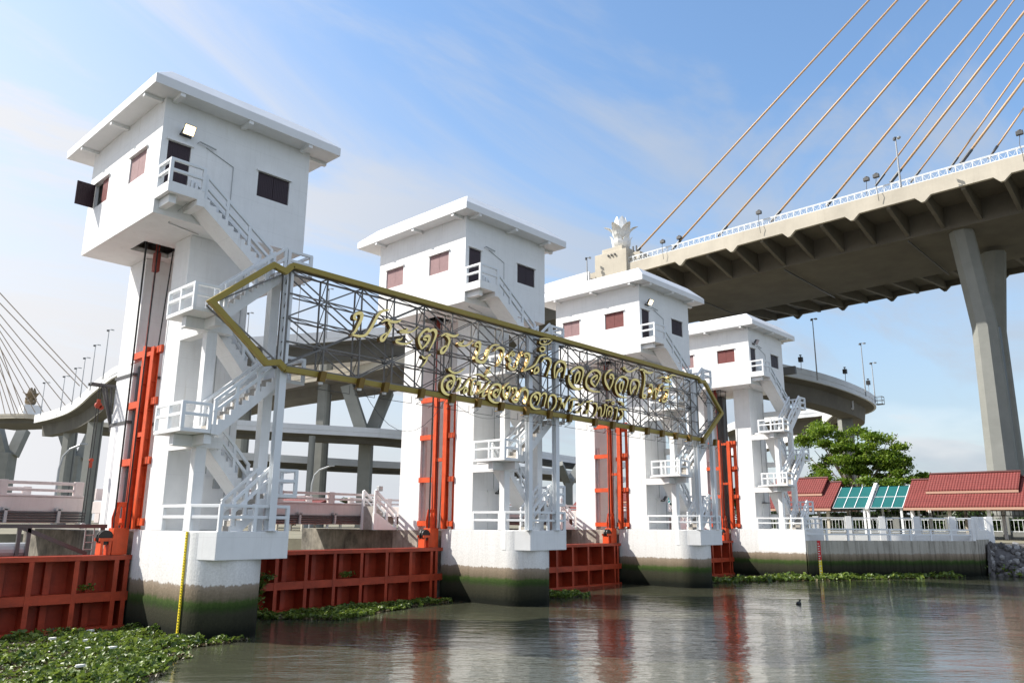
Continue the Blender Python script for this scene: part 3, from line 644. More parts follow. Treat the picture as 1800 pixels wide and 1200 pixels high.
for i, (px, py) in enumerate(LP):
    p = sp(px, py, SY-.25); x = p.x; z = zbot(x)-.1
    b = MB(); b.xz([(x-.17, z-.32), (x+.10, z-.32), (x+.20, z+.14), (x-.07, z+.14)], SY-.42, SY-.17).beam((x-.05, SY-.3, z-.3), (x-.05, SY+.1, z-.3), .04, .04)
    o = b.build('sign_lamp', 'golds', S, bevel=.01)
    MB().tube((x-.03, SY-.3, z-.33), (x-.03, SY-.3, z-.42), .10, 8).build('lamp_socket', 'litter', o); cx_.append((x, z))
b = MB()
for i, ((x, z), (x2, z2)) in enumerate(zip(cx_[:-1], cx_[1:])):
    b.path([(x+.03, SY-.28, z-.44), (x+.03, SY+.1, z-.55), (x2-.25, SY+.1, z2-.55), (x2-.25, SY+.1, z2-.2)], .014, 5)
b.build('wiring_conduit', 'dgrey', S)
b = MB()
def sag(a, c_, s, n=10):
    a, c_ = Vector(a), Vector(c_); return [a.lerp(c_, t/n)-Vector((0, 0, s*4*(t/n)*(1-t/n))) for t in range(n+1)]
b.path(sag((8.6, SY, 10.1), (14.2, SY+.3, 10.6), 2.0), .012, 4); b.path(sag((14.2, SY, 10), (18.1, SY, 9.9), .5), .01, 4); b.build('loose_wire', 'dgrey', S)
# letters: pen strokes traced per glyph (pixel rows of the enlarged photograph -> plane of the sign)
ZA, ZB, ZC, ZD = (600, 530, 6.3167), (780, 560, 6.668), (940, 600, 7.5), (1080, 630, 7.5)
GL = [
 (ZA, 1.0, [[(150,208),(120,188),(132,150),(165,132),(205,138),(208,190),(165,275),(130,345),(90,372)], [(90,372),(235,398),(300,315),(345,235),(385,150),(440,105),(510,98)]]),
 (ZA, .8, [[(425,237),(480,203),(540,230),(600,232),(645,210)], [(500,235),(538,285),(510,345),(470,400),(440,447),(415,412),(440,375),(500,345)]]),
 (ZA, .6, [[(700,300),(720,322),(680,330),(640,320),(630,338),(700,350),(770,342),(835,283)], [(660,400),(640,430),(590,425),(590,455),(650,475),(720,475),(775,430)]]),
 (ZA, .9, [[(872,532),(830,425),(872,350),(935,302),(962,338),(1000,308),(1038,345),(1015,430),(952,548)], [(872,532),(935,470),(965,400),(925,380),(892,415),(930,432)]]),
 (ZA, .6, [[(872,605),(905,640),(940,608),(920,670),(868,730)], [(940,608),(972,588)]]),
 (ZA, .8, [[(1085,390),(1140,358),(1200,385),(1250,390),(1285,365)], [(1130,372),(1188,420),(1165,500),(1108,588),(1080,552),(1110,508),(1160,492)]]),
 (ZA, .6, [[(1340,430),(1325,472),(1278,455),(1290,490),(1350,500),(1400,480),(1450,430)]]),
 (ZB, .9, [[(385,335),(335,315),(378,272),(412,300),(390,400),(345,485),(442,527),(482,470),(515,355),(560,308),(630,312)]]),
 (ZB, .8, [[(570,385),(622,335),(688,360),(672,430),(642,520),(605,562)]]),
 (ZB, .8, [[(795,400),(818,432),(770,440),(800,375),(745,425),(735,470),(770,502),(735,545),(778,602),(825,590),(862,480),(905,385)]]),
 (ZB, .8, [[(960,450),(922,438),(938,405),(985,420),(985,480),(948,560),(908,622)], [(908,622),(1045,558),(1082,490),(1112,432),(1180,425)], [(1080,560),(1040,600),(1042,650),(1098,622),(1080,560)]]),
 (ZB, .45, [[(1110,255),(1100,290),(1150,312),(1210,300),(1252,258)], [(1150,258),(1165,288),(1187,255)], [(1100,240),(1170,235),(1240,250)]]),
 (ZB, .6, [[(1105,345),(1140,328),(1170,352),(1150,390),(1110,380),(1105,345)]]),
 (ZB, .8, [[(1125,512),(1162,462),(1222,472),(1238,522),(1212,600),(1180,680)]]),
 (ZB, .9, [[(1278,700),(1275,600),(1292,532),(1342,492),(1402,522),(1412,572),(1382,700)], [(1290,705),(1312,620),(1360,572),(1368,610),(1332,632)]]),
 (ZC, .9, [[(500,560),(510,430),(575,392),(560,500),(518,560)], [(475,440),(450,400),(475,375),(545,335),(622,362),(612,462),(572,562)], [(430,440),(422,520),(475,610),(560,635),(620,610)]]),
 (ZC, .9, [[(838,668),(720,658),(655,590),(652,500),(702,410),(782,370),(852,430),(822,520),(772,602)], [(772,602),(717,540),(722,490),(792,442),(802,482),(770,508)]]),
 (ZC, .9, [[(962,642),(907,540),(902,450),(942,400),(1002,370)], [(962,642),(1002,560),(1020,462),(982,432),(960,470),(990,492)]]),
 (ZC, .7, [[(1172,372),(1142,362),(1155,335),(1185,395),(1250,405),(1345,345)]]),
 (ZC, .85, [[(1195,742),(1092,730),(1042,652),(1040,562),(1082,482),(1152,460),(1212,502),(1192,602),(1162,682)], [(1110,675),(1090,610),(1105,548),(1142,532),(1140,600),(1112,675)]]),
 (ZD, .9, [[(197,482),(182,400),(197,302),(242,272),(310,302),(297,392),(262,482)], [(197,482),(222,402),(262,352),(258,392),(228,412)]]),
 (ZD, .9, [[(312,152),(350,145),(430,200),(487,182)], [(352,155),(382,220),(377,330),(352,440),(347,512),(387,525),(390,480),(357,478)]]),
 (ZD, .8, [[(452,372),(430,352),(470,340),(482,400),(442,522)], [(442,522),(502,402),(522,400),(517,542)], [(517,542),(557,442),(582,352),(622,332)]]),
 (ZD, .8, [[(740,360),(700,372),(642,370),(612,422),(690,410),(682,482),(657,572),(602,570),(622,502),(652,470)]]),
 (ZD, .6, [[(570,265),(625,235),(690,295),(735,318)], [(640,290),(700,322)], [(705,270),(692,240),(740,215),(792,230)], [(700,272),(738,242)]]),
 (ZA, .55, [[(1200,738),(1170,742),(1190,775),(1240,800),(1300,785),(1355,740)]]),
 (ZA, .8, [[(1235,1035),(1150,1040),(1097,980),(1095,900),(1140,832),(1210,815),(1240,862),(1220,940),(1180,990)], [(1180,990),(1150,940),(1167,890),(1212,882),(1195,920)]]),
 (ZB, .65, [[(130,732),(142,700),(182,712),(162,790),(112,860)], [(112,860),(207,820),(247,740),(302,690)], [(240,800),(215,842),(212,880),(265,850),(240,800)]]),
 (ZB, .65, [[(365,705),(322,712),(310,800),(292,890),(322,890),(322,852)]]),
 (ZB, .65, [[(400,772),(365,770),(382,737),(412,762),(402,852),(362,890)], [(362,890),(452,840),(492,770),(532,732)], [(460,850),(430,882),(437,920),(480,890)]]),
 (ZB, .55, [[(345,665),(402,650),(462,690),(507,725)], [(452,700),(492,640),(532,560)], [(492,640),(532,630)]]),
 (ZB, .75, [[(642,982),(572,990),(512,940),(502,862),(552,782),(612,765),(652,802),(632,880),(592,932)], [(592,932),(555,890),(572,842),(622,832),(605,870)]]),
 (ZB, .7, [[(712,952),(672,880),(682,802),(747,750)], [(712,952),(742,882),(762,802),(732,800),(725,830)]]),
 (ZB, .65, [[(790,850),(785,812),(832,812),(827,880),(770,940)], [(770,940),(802,980),(847,975),(872,880),(902,820),(942,800)]]),
 (ZB, .65, [[(890,860),(932,822),(967,852),(962,920),(932,1002)]]),
 (ZB, .75, [[(1112,1055),(1040,1062),(992,1000),(1002,910),(1062,862),(1112,882),(1102,960),(1070,1020)], [(1040,930),(1045,900),(1075,935),(1060,965)]]),
 (ZB, .65, [[(1112,920),(1152,867),(1187,890),(1172,960),(1152,1032)]]),
 (ZB, .65, [[(1205,1052),(1202,960),(1232,890),(1292,902),(1302,980),(1272,1052),(1200,1105)]]),
 (ZC, .65, [[(302,772),(290,742),(332,760),(322,850),(282,910)], [(290,892),(352,790),(362,890)], [(362,890),(397,790),(452,710)]]),
 (ZC, .6, [[(432,787),(482,757),(542,767)], [(482,775),(472,850),(452,932),(440,902),(465,888)]]),
 (ZC, .5, [[(562,812),(540,830),(582,845),(627,790)], [(540,912),(512,930),(562,945),(602,870)]]),
 (ZC, .6, [[(652,802),(692,790),(742,780)], [(692,805),(692,880),(662,962),(650,922),(680,900)]]),
 (ZC, .6, [[(737,822),(782,812),(802,860),(777,960),(737,995)]]),
 (ZC, .6, [[(822,902),(812,870),(852,872),(852,932),(842,990)], [(842,990),(882,980),(907,862),(892,822),(942,850)]]),
 (ZC, .6, [[(922,1000),(922,902),(962,852),(1002,882),(992,960),(972,1005)], [(952,980),(952,922),(977,920)]]),
 (ZC, .5, [[(987,812),(1010,790),(1030,815),(1007,835),(987,812)]]),
 (ZC, .6, [[(1032,882),(1067,870),(1062,950),(1042,1035)]]),
 (ZC, .4, [[(902,782),(952,775),(1002,765)]]),
 (ZC, .6, [[(1082,902),(1122,890),(1187,905)], [(1115,905),(1147,950),(1112,1035),(1090,1010),(1125,980)]]),
 (ZC, .5, [[(1070,790),(1122,800),(1167,850),(1110,822)]]),
]
def smooth_pts(p, it=2):
    for _ in range(it):
        q = [p[0]]
        for a, b_ in zip(p[:-1], p[1:]): q += [a.lerp(b_, .25), a.lerp(b_, .75)]
        q.append(p[-1]); p = q
    return p
for zo, wd, strokes in GL:
    b = MB()
    for st in strokes:
        P = [sp(zo[0]+x/zo[2], zo[1]+y/zo[2], -3.06) for x, y in st]
        P = smooth_pts([Vector((p.x, p.z)) for p in P]); n = len(P); w0 = .102*wd
        Lf, Rt = [], []
        for i, p in enumerate(P):
            t = (P[min(i+1, n-1)]-P[max(i-1, 0)]); t = t.normalized() if t.length > 1e-6 else Vector((1, 0))
            nb = abs(t.dot(Vector((.75, .66)).normalized())); ww = w0*(.62+.75*(1-nb))          # broad-nib pen
            ww *= min(1, .35+2.6*min(i, n-1-i)/n)
            nn = Vector((-t.y, t.x))*ww; Lf.append(p+nn); Rt.append(p-nn)
        ya, yb = -3.20, -2.97; vs = []
        for i in range(n): vs += [(Lf[i].x, ya, Lf[i].y), (Rt[i].x, ya, Rt[i].y), (Rt[i].x, yb, Rt[i].y), (Lf[i].x, yb, Lf[i].y)]
        fs = [(0,1,2,3), tuple(4*(n-1)+k for k in (3,2,1,0))]
        for i in range(n-1):
            for k in range(4): fs.append((4*i+k, 4*i+(k+1) % 4, 4*i+4+(k+1) % 4, 4*i+4+k))
        b.quadfaces(vs, fs); b.mi[-len(fs):] = [1, 1]+[0, 1, 1, 1]*(n-1)  # letter sides take a darker brass copy standing in for dark reflections
    b.build('letter', ['goldl', 'golds'], S)

# ------------------------------------------------------------ service bridge behind the towers
B_ = thing('road_bridge', (0, 9.6, 0), 'low faded pink road bridge with balustrade crossing behind the towers', 'bridge')
for x0, x1 in ((-30, SX0-.2), (SX1+.1, OFF[1]+SX0-.05), (OFF[1]+SX1+.1, OFF[2]+SX0-.2), (OFF[2]+SX1+.1, OFF[3]+SX0-.2), (OFF[3]+SX1, 62)):
    gd = MB().box(x0, x1, 0, 8, 4.62, 5.28).box(x0, x1, .35, 1.1, 4.1, 4.62).box(x0, x1, 3.5, 4.2, 4.1, 4.62).box(x0, x1, 6.8, 7.5, 4.1, 4.62).box(x0, x1, -.05, .3, 5.281, 5.36)
    go = gd.build('girder', 'pink', B_, bevel=.02)
    p = MB()
    for i, z in enumerate((4.2, 4.32, 4.44, 4.56)): p.tube((x0, -.12-.02*i, z), (x1+.1, -.12-.02*i, z), .045, 6)
    p.build('service_pipe', 'dgrey', go)
    n = max(2, int((x1-x0)/2.1))
    for i in range(n):
        x = x0+(i+.5)*(x1-x0)/n; MB().box(x-.06, x+.06, -.3, -.02, 4.12, 4.72).box(x-.14, x+.14, -.3, .0, 4.66, 4.78).build('pipe_bracket', 'lgrey', go)
    for yy in (.12, 7.9):
        r = MB(); n = max(2, round((x1-x0)/3.3))
        for i in range(n+1):
            x = x0+.25+(x1-x0-.5)*i/n; r.box(x-.2, x+.2, yy-.13, yy+.13, 5.36, 6.0)
        r.box(x0+.1, x1-.1, yy-.1, yy+.1, 5.83, 5.97).box(x0+.1, x1-.1, yy-.08, yy+.08, 5.52, 5.64)
        r.build('balustrade', 'pink', B_, bevel=.015)
for k in range(1, 4):      # white stair balustrades up to the road beside each rear shaft
    x = OFF[k]+SX0
    t = thing('road_stair', (x-1.75, 8.05, 3.8), ['', 'white railed steps up to the road left of the second tower, lamp on its post', 'white railed steps up to the road between the second and third towers', 'white railed steps up to the road between the third and farthest towers'][k], 'steps', 'white steps up to the road')
    for ya_ in (0, 1.2): MB().xz([(0, 0), (1.7, 0), (1.7, .1), (.2, 1.0), (0, 1.0)], ya_, ya_+.18).build('side_wall', 'white', t)
    s = MB()
    for i in range(7): s.box(.1+i*.22, .1+(i+1)*.22, .181, 1.199, 0.001, .2*(7-i))
    s.build('step', 'grey', t)
    for yy in (.09, 1.29):
        r = MB(); r.beam((.1, yy, 2.35), (1.75, yy, 1.0), .12, .12); r.beam((.1, yy, 1.95), (1.75, yy, .62), .1, .1)
        for x_ in (.1, 1.0, 1.7): r.box(x_-.07, x_+.07, yy-.07, yy+.07, 0, 2.35-.82*(x_-.1))
        r.build('handrail', 'wsteel', t)
    if k == 1: MB().box(.2, .5, -.1, .15, 2.3, 2.6).build('lamp', 'lgrey', t, bevel=.02)

# steel frame and pipe in the first bay, davit with hook on the nearest tower
t = thing('steel_frame', (0, 6, 0), 'dark braced steel frame behind the left sluice gate', 'steel frame')
MB().beam((-9, 0, 4.0), (1.9, 0, 4.0), .16, .16).build('top_beam', 'dgrey', t)
MB().beam((-1.35, 0, 3.93), (1.2, 0, 2.85), .14, .16).build('diagonal', 'dgrey', t)
for x in (-1.45, -1.1, 1.75): MB().box(x-.07, x+.07, -.07, .07, 1.5, 3.92).build('leg', 'dgrey', t)
b = MB().box(1.15, 1.19, .3, .34, 1.5, 3.95).box(1.5, 1.54, .3, .34, 1.5, 3.95)
for z in np.arange(1.8, 3.9, .3): b.box(1.19, 1.5, .3, .34, z, z+.04)
tag(b.build('ladder', 'lgrey'), 'short grey ladder behind the left sluice gate', 'ladder').location = (0, 6, 0)
tag(MB().tube((-7, 6.3, 3.05), (-1.1, 6.3, 3.05), .3, 14).build('float_drum', 'lgrey'), 'rusty grey pipe lying behind the left sluice gate', 'pipe')
t = thing('hoist_davit', (SX0, 8.0, 9.2), 'dark steel hoist arm bracketed to the back of the nearest tower', 'hoist')
MB().box(-1.1, .2, -.15, 0, 1.2, 1.32).box(-1.1, .2, .15, .3, 1.2, 1.32).build('arm', 'dgrey', t); MB().beam((-.55, .02, 1.2), (.1, .02, -.9), .09, .09).beam((-.35, .12, 1.2), (.1, .12, -.9), .09, .09).beam((-.15, .02, 1.2), (.1, .12, -.9), .07, .07).build('strut', 'dgrey', t)
t = thing('crane_hook', (SX0-.62, 8.05, 9.2), 'orange hook block hanging on cables beside the nearest tower', 'hook')
b = MB()
for dx in (-.06, .05): b.tube((dx, 0, 1.2), (dx-.02, 0, -5.2), .02, 5)
b.build('cable', 'black', t); MB().box(-.07, .07, -.07, .07, .35, .58).tube((0, -.08, .3), (0, .08, .3), .15, 12).tube((.14, -.08, .2), (.14, .08, .2), .10, 10).build('block', 'gate', t); MB().box(-.07, .05, -.07, .07, -2.6, -2.35).tube((0, -.07, -2.25), (0, .07, -2.25), .09, 10).build('lower_block', 'gate', t); MB().tube((-.02, -.1, -5.2), (-.02, .1, -5.2), .14, 10).build('weight', 'lgrey', t)
# ------------------------------------------------------------ water and land
def sheet(name, pts, z, m_, kind='structure'):
    b = MB(); b.quadfaces([(x, y, z) for x, y in pts], [tuple(range(len(pts)))]); o = b.build(name, m_); return tag(o, kind=kind)
o = sheet('river_water', [(-1500, -1500), (2500, -1500), (2500, 2500), (-1500, 2500)], 0, 'water')
tag(o, 'brown green rippled river')
GZ = 2.78
shore = [(55.6, -2.6), (68.9, -12.35), (72.6, -12.7), (74.2, -17), (76.5, -24), (81, -40), (98, -80), (140, -160)]
b = MB(); land = shore + [(1500, -160), (1500, 1500), (-900, 1500), (-900, 120), (-60, 95), (20, 60), (30, 19.0), (57.0, 18.8), (57.0, 4), (55.6, 4)]
b.quadfaces([(x, y, GZ) for x, y in land], [tuple(range(len(land)))])
for p, q in zip(land, land[1:]+land[:1]): b.quadfaces([(p[0], p[1], -2), (q[0], q[1], -2), (q[0], q[1], GZ), (p[0], p[1], GZ)], [(0,1,2,3)])
tag(b.build('bank_ground', 'ground'), 'river bank ground', kind='structure')
# quay wall
W = thing('quay_wall', (54.86, -3.0, 0), 'dark stained concrete quay wall with algae band right of the farthest tower', 'quay wall', rz=math.atan2(-9.75, 13.3))
LW = math.hypot(13.3, 9.75)
MB().box(0, LW, 0, .5, -2, 3.0).build('wall_face', 'wall', W, bevel=.02)
b = MB(); posts_rail(b, [(.1, .35, 3.0), (LW-.3, .35, 3.0)], h=1.0, s=.16, nmid=7, zt=.13); b.build('railing', 'wsteel', W, bevel=.01)
MB().box(LW-.32, LW-.02, .1, .5, 3.0, 4.9).build('end_pillar', 'white', W, bevel=.02)
W2 = thing('return_wall', (68.3, -12.75, 0), 'short white topped wall running back from the quay corner', 'wall')
MB().box(.1, 5.2, 0, .4, -2, 3.1).build('lower_wall', 'wall', W2, bevel=.02)
MB().box(.3, 5.2, .03, .37, 3.1, 3.95).build('upper_wall', 'white', W2, bevel=.02)
for x in (.6, 2.8, 5.0): MB().box(x-.2, x+.2, -.01, .41, 3.1, 5.1).build('post', 'white', W2, bevel=.02)
b = MB()
for x0, x1 in ((.85, 2.55), (3.05, 4.75)): b.box(x0, x1, .15, .2, 4.9, 5.0).box(x0, x1, .15, .2, 4.05, 4.15); [b.box(x, x+.04, .16, .19, 4.15, 4.9) for x in np.arange(x0, x1, .25)]
b.build('panel', 'wsteel', W2)
# second white fence on the promenade
F = thing('promenade_fence', (64.5, 6.5, GZ), 'long white promenade fence with framed open panels behind the quay railing', 'fence', rz=math.atan2(-19.5, 8.0))
LF = 21
MB().box(0, LF, 0, .25, 0, .7).build('base_wall', 'white', F, bevel=.01)
for i in range(8): MB().box(LF*i/7-.28, LF*i/7+.28, -.05, .3, 0, 2.35).build('pillar', 'white', F, bevel=.015)
for i in range(7):
    x0, x1 = LF*i/7+.34, LF*(i+1)/7-.34; b = MB().box(x0, x1, .08, .15, 2.15, 2.25).box(x0, x1, .08, .15, .85, .93).box(x0, x0+.07, .08, .15, .93, 2.15).box(x1-.07, x1, .08, .15, .93, 2.15)
    b.build('panel_frame', 'wsteel', F)

# ------------------------------------------------------------ pavilions
def roof_uv(o, ax_u, slope_vec):
    me = o.data; uv = me.uv_layers.new(name='UVMap'); s = Vector(slope_vec)
    for p in me.polygons:
        for li in p.loop_indices:
            co = me.vertices[me.loops[li].vertex_index].co; uv.data[li].uv = (co[ax_u], co.z*1.35)
def pavilion(xc, y0, y1, uy0, uy1, label, rid=10.35, eav=6.45, cols=True):
    """gable roof pavilion, ridge along y at x=xc; upper raised tier between uy0 and uy1"""
    P = thing('pavilion', (xc, (y0+y1)/2, GZ), label, 'pavilion', 'red roofed pavilions on the far bank')
    ym = (y0+y1)/2; a, c_ = y0-ym, y1-ym; hw = 4.4; rz_, ez = rid-.65-GZ, eav-GZ
    def gable(a, c_, hw, rz_, ez, nm, t=.14):
        b = MB(); q = [(-hw, ez), (0, rz_), (hw, ez), (hw, ez-t), (0, rz_-t), (-hw, ez-t)]
        b.xz(q[::-1], a, c_); o = b.build(nm, 'tile', P); roof_uv(o, 1, (0, 0, 1)); return o
    r1 = gable(a, c_, hw, rz_, ez, 'roof')
    MB().box(-hw-.05, -hw+.06, a, c_, ez-.42, ez-.145).box(hw-.06, hw+.05, a, c_, ez-.42, ez-.145).build('eave_board', 'peach', r1)
    MB().tube((0, a-.03, rz_+.05), (0, c_+.03, rz_+.05), .13, 8).build('ridge_tile', 'tile', r1)
    k = 2.35/4.4; r2 = gable(uy0-ym, uy1-ym, 2.45, rz_+.62, ez+(rz_-ez)*(1-k)+.38, 'upper_roof')
    e2 = ez+(rz_-ez)*(1-k)+.38
    MB().box(-2.5, -2.4, uy0-ym, uy1-ym, e2-.4, e2-.145).build('eave_board', 'peach', r2)
    MB().box(-2.38, 2.38, uy0-ym+.1, uy1-ym-.1, e2-1.2, e2-.15).build('clerestory', 'peach', r2)
    MB().tube((0, uy0-ym-.03, rz_+.67), (0, uy1-ym+.03, rz_+.67), .13, 8).build('ridge_tile', 'tile', r2)
    n = max(2, round((y1-y0)/4.2))
    for i in range(n+1):
        yy = a+.7+(c_-a-1.4)*i/n
        for x in (-3.5, 3.5): MB().box(x-.17, x+.17, yy-.17, yy+.17, 0, ez-.2).build('column', 'white' if i % 2 else 'bconc', P, bevel=.02)
    return P
pavilion(92.5, -22, -.9, -12.4, -3.0, 'largest red tiled pavilion at the right edge with a raised upper roof')
pavilion(92.5, 7.6, 17.0, 9.3, 16.4, 'red tiled pavilion with raised roof, between the farthest tower and the teal canopies')
pavilion(92.5, 36, 50, 39, 46, 'red tiled pavilion seen through the stair of the second tower', rid=9.6, eav=6)
pavilion(80, 60, 78, 64, 74, 'red tiled roof seen above the pink road bridge left of the second tower', rid=9.0, eav=6)
pavilion(60, 76, 92, 80, 88, 'low red roof behind the pink bridge rail, right of the nearest tower', rid=8.2, eav=5.6)
def canopy(y0, y1, label):
    P = thing('skylight_canopy', (92.0, (y0+y1)/2, GZ), label, 'canopy', 'teal canopies between the pavilions'); h = (y1-y0)/2
    s = MB(); q = [(-3.6, 6.3-GZ), (0, 9.0-GZ), (3.6, 6.3-GZ), (3.6, 6.24-GZ), (0, 8.94-GZ), (-3.6, 6.24-GZ)]; s.xz(q[::-1], -h, h); s.build('sheet', 'teal', P)
    s = MB()
    for i in range(4):
        y = -h+.05+(2*h-.1)*i/3
        for sx in (-1, 1): s.beam((sx*3.62, y, 6.34-GZ), (0, y, 9.05-GZ), .07, .06)
    for t in (0, .5, 1):
        for sx in (-1, 1): s.beam((sx*3.6*(1-t), -h, 6.33+2.7*t-GZ+.01), (sx*3.6*(1-t), h, 6.33+2.7*t-GZ+.01), .06, .06)
    s.build('glazing_bar', 'wsteel', P)
    for sx in (-3.3, 3.3): MB().box(sx-.12, sx+.12, -.12-h+.3, .12-h+.3, 0, 6.35-GZ).build('post', 'wsteel', P)
canopy(3.45, 7.5, 'left teal skylight canopy beside the smaller red pavilion roof')
canopy(-.8, 2.95, 'right teal skylight canopy beside the big red pavilion roof')
canopy(31.6, 35.9, 'teal canopy glimpsed beside the third tower left edge')
t = thing('white_gable_beam', (92.0, 3.2, GZ), 'white sloping beam between the two teal canopies', 'beam')
b = MB()
for sx in (-1, 1): b.beam((sx*4.0, 0, 6.1-GZ), (0, 0, 9.35-GZ), .34, .3)
b.build('rafter', 'white', t); MB().box(-3.7, -3.4, -.15, .15, 0, 6.3-GZ).build('post', 'white', t)
# boundary wall with railings behind the pavilions, dark planting and parked things
F = thing('boundary_fence', (99, -40, GZ), 'white boundary fence with grey pillars behind the pavilions', 'fence')
MB().box(0, .2, 0, 100, 0, .8).build('base_wall', 'pconc', F)
for i in range(17): MB().box(-.15, .35, i*6.2-.4, i*6.2+.4, 0, 2.6).build('pillar', 'pconc', F, bevel=.02)
b = MB()
for i in range(220): b.box(.08, .12, .45*i, .45*i+.05, .8, 2.3)
b.box(.06, .15, 0, 100, 2.2, 2.3).box(.06, .15, 0, 100, .85, .95); b.build('railing', 'wsteel', F)
t = thing('sala_screen', (95.5, -22, GZ), 'dark timber lattice hanging under the pavilion eaves', 'lattice screen')
b = MB()
for i in range(170): b.box(0, .05, i*.45, i*.45+.07, 2.7, 3.5)
b.box(-.01, .06, 0, 77, 3.4, 3.5).box(-.01, .06, 0, 77, 2.65, 2.75); b.build('slat', 'dgrey', t)
t = thing('red_barrier', (96, -18.5, GZ), 'orange red water barriers by the far right fence', 'barrier')
MB().xz([(-.3, 0), (.3, 0), (.12, .9), (-.12, .9)], -1.6, 0).box(-.05, .05, -1.5, -.1, .9, 1.5).build('body', 'red', t)

# ------------------------------------------------------------ foliage
def leaves(centers, sizes, m_, name, flat=.35, seed=1, cup=.12):
    """one rounded, slightly cupped leaf per centre"""
    r = np.random.default_rng(seed); n = len(centers); c = np.asarray(centers, float); s = np.asarray(sizes, float)
    nr = r.normal(size=(n, 3)); nr[:, 2] = np.abs(nr[:, 2])+flat; nr /= np.linalg.norm(nr, axis=1)[:, None]
    a = np.cross(nr, r.normal(size=(n, 3))); a /= np.linalg.norm(a, axis=1)[:, None]; b = np.cross(nr, a)
    shp = [(-1, 0, 0), (-.35, -.62, 1), (.5, -.5, .6), (1, 0, -.4), (.5, .5, .6), (-.35, .62, 1)]
    V = np.empty((n, 6, 3))
    for i, (u, v, h) in enumerate(shp): V[:, i] = c + (a*u + b*v*.95 + nr*h*cup*2)*s[:, None]
    me = bpy.data.meshes.new(name); me.vertices.add(n*6); me.vertices.foreach_set('co', V.ravel())
    me.loops.add(n*8); me.polygons.add(n*2)
    base = np.arange(n)[:, None]*6; idx = (base+np.array([0,1,2,3, 0,3,4,5])).ravel(); me.loops.foreach_set('vertex_index', idx)
    me.polygons.foreach_set('loop_start', np.arange(n*2)*4); me.polygons.foreach_set('loop_total', np.full(n*2, 4)); me.update(calc_edges=True); me.validate()
    me.materials.append(M[m_]); o = bpy.data.objects.new(name, me); C.objects.link(o); return o
def inpoly(x, y, P):
    ins = np.zeros(len(x), bool); n = len(P)
    for i in range(n):
        x1, y1 = P[i]; x2, y2 = P[(i+1) % n]; c = ((y1 > y) != (y2 > y)) & (x < (x2-x1)*(y-y1)/(y2-y1+1e-12)+x1); ins ^= c
    return ins
def vnoise(x, y, s, seed):
    r = np.random.default_rng(seed); g = r.random((64, 64)); X = x/s % 64; Y = y/s % 64; i = X.astype(int); j = Y.astype(int); fx = X-i; fy = Y-j; fx = fx*fx*(3-2*fx); fy = fy*fy*(3-2*fy)
    a = g[i % 64, j % 64]; b = g[(i+1) % 64, j % 64]; c = g[i % 64, (j+1) % 64]; d = g[(i+1) % 64, (j+1) % 64]
    return (a*(1-fx)+b*fx)*(1-fy)+(c*(1-fx)+d*fx)*fy
def weed(P, n, label, s0=.06, h=.28, seed=3, dead=.35, edge=.42):
    P = np.array(P, float); r = np.random.default_rng(seed); lo_, hi = P.min(0)-.3, P.max(0)+.3
    x = r.uniform(lo_[0], hi[0], n*4); y = r.uniform(lo_[1], hi[1], n*4)
    k = inpoly(x+(vnoise(x+50, y+50, .5, 5)-.5)*.8, y+(vnoise(x+50, y+50, .45, 6)-.5)*.8, P); x, y = x[k], y[k]
    v = vnoise(x+90, y+90, .8, seed)*.55+vnoise(x+90, y+90, .22, seed+1)*.45
    k = v > edge*r.random(len(x))*1.8; x, y, v = x[k][:n], y[k][:n], v[k][:n]
    z = .02+h*1.9*np.clip(v-.3, 0, 1)*r.random(len(x))**.6; s = s0*(.4+1.2*r.random(len(x))**1.5)
    hold = leaves(np.c_[x, y, z], s, 'hya', 'water_weed', .55, seed)
    # dead stalks and debris low down join the same mass
    m_ = int(len(x)*dead); xx_ = r.uniform(lo_[0], hi[0], m_*3); yy_ = r.uniform(lo_[1], hi[1], m_*3); k = inpoly(xx_, yy_, P*.985+P.mean(0)*.015); xx_, yy_ = xx_[k][:m_], yy_[k][:m_]; m_ = len(xx_)
    d = leaves(np.c_[xx_, yy_, .012+.05*r.random(m_)], s0*(.4+.8*r.random(m_)), 'hyab', 'weed_debris', .9, seed+9)
    # leaf stalks
    st = MB()
    for i in r.choice(len(x), min(len(x)//6, 2500), False): st.tube((x[i]+r.normal()*.03, y[i]+r.normal()*.03, 0), (x[i], y[i], z[i]), .008, 3)
    so = st.build('weed_stalk', 'hyab'); 
    for q in (d, so): q.parent = hold; q['kind'] = 'stuff'
    tag(hold, label, 'water weed', 'floating green weed', 'stuff'); return hold
weed([(-6, 3.4), (-2.5, 3.0), (-.9, 2.2), (1.0, 2.9), (1.9, 2.5), (2.2, .8), (2.25, -.9), (3.2, -2.7), (4.2, -3.0), (3.0, -3.3), (1.6, -3.6), (.9, -4.2), (.9, -5.4), (-.1, -5.6), (-.6, -6.4), (-1.0, -7.6), (-1.7, -8.2), (-3.0, -9.2), (-8, -9), (-11, -3), (-10, 3)], 24000, 'broad mat of green floating weed filling the bottom left corner', .078, .34, 3, dead=.9, edge=.62)
weed([(5.6, 3.6), (7.6, 3.0), (8.0, 1.6), (9.6, -.2), (11.5, .1), (13.5, .8), (15.5, 1.6), (18.6, 2.0), (18.9, 2.9), (16.5, 2.9), (15, 3.6)], 11000, 'strip of floating weed along the foot of the gate between the nearest and second towers', .085, .30, 8, edge=.34)
weed([(23.4, 1.6), (24.2, .2), (25.4, -.7), (27.6, -.9), (28.0, .4), (27.0, 2.6), (24, 3.3)], 4200, 'small clump of floating weed just right of the second tower pier', .10, .4, 14)
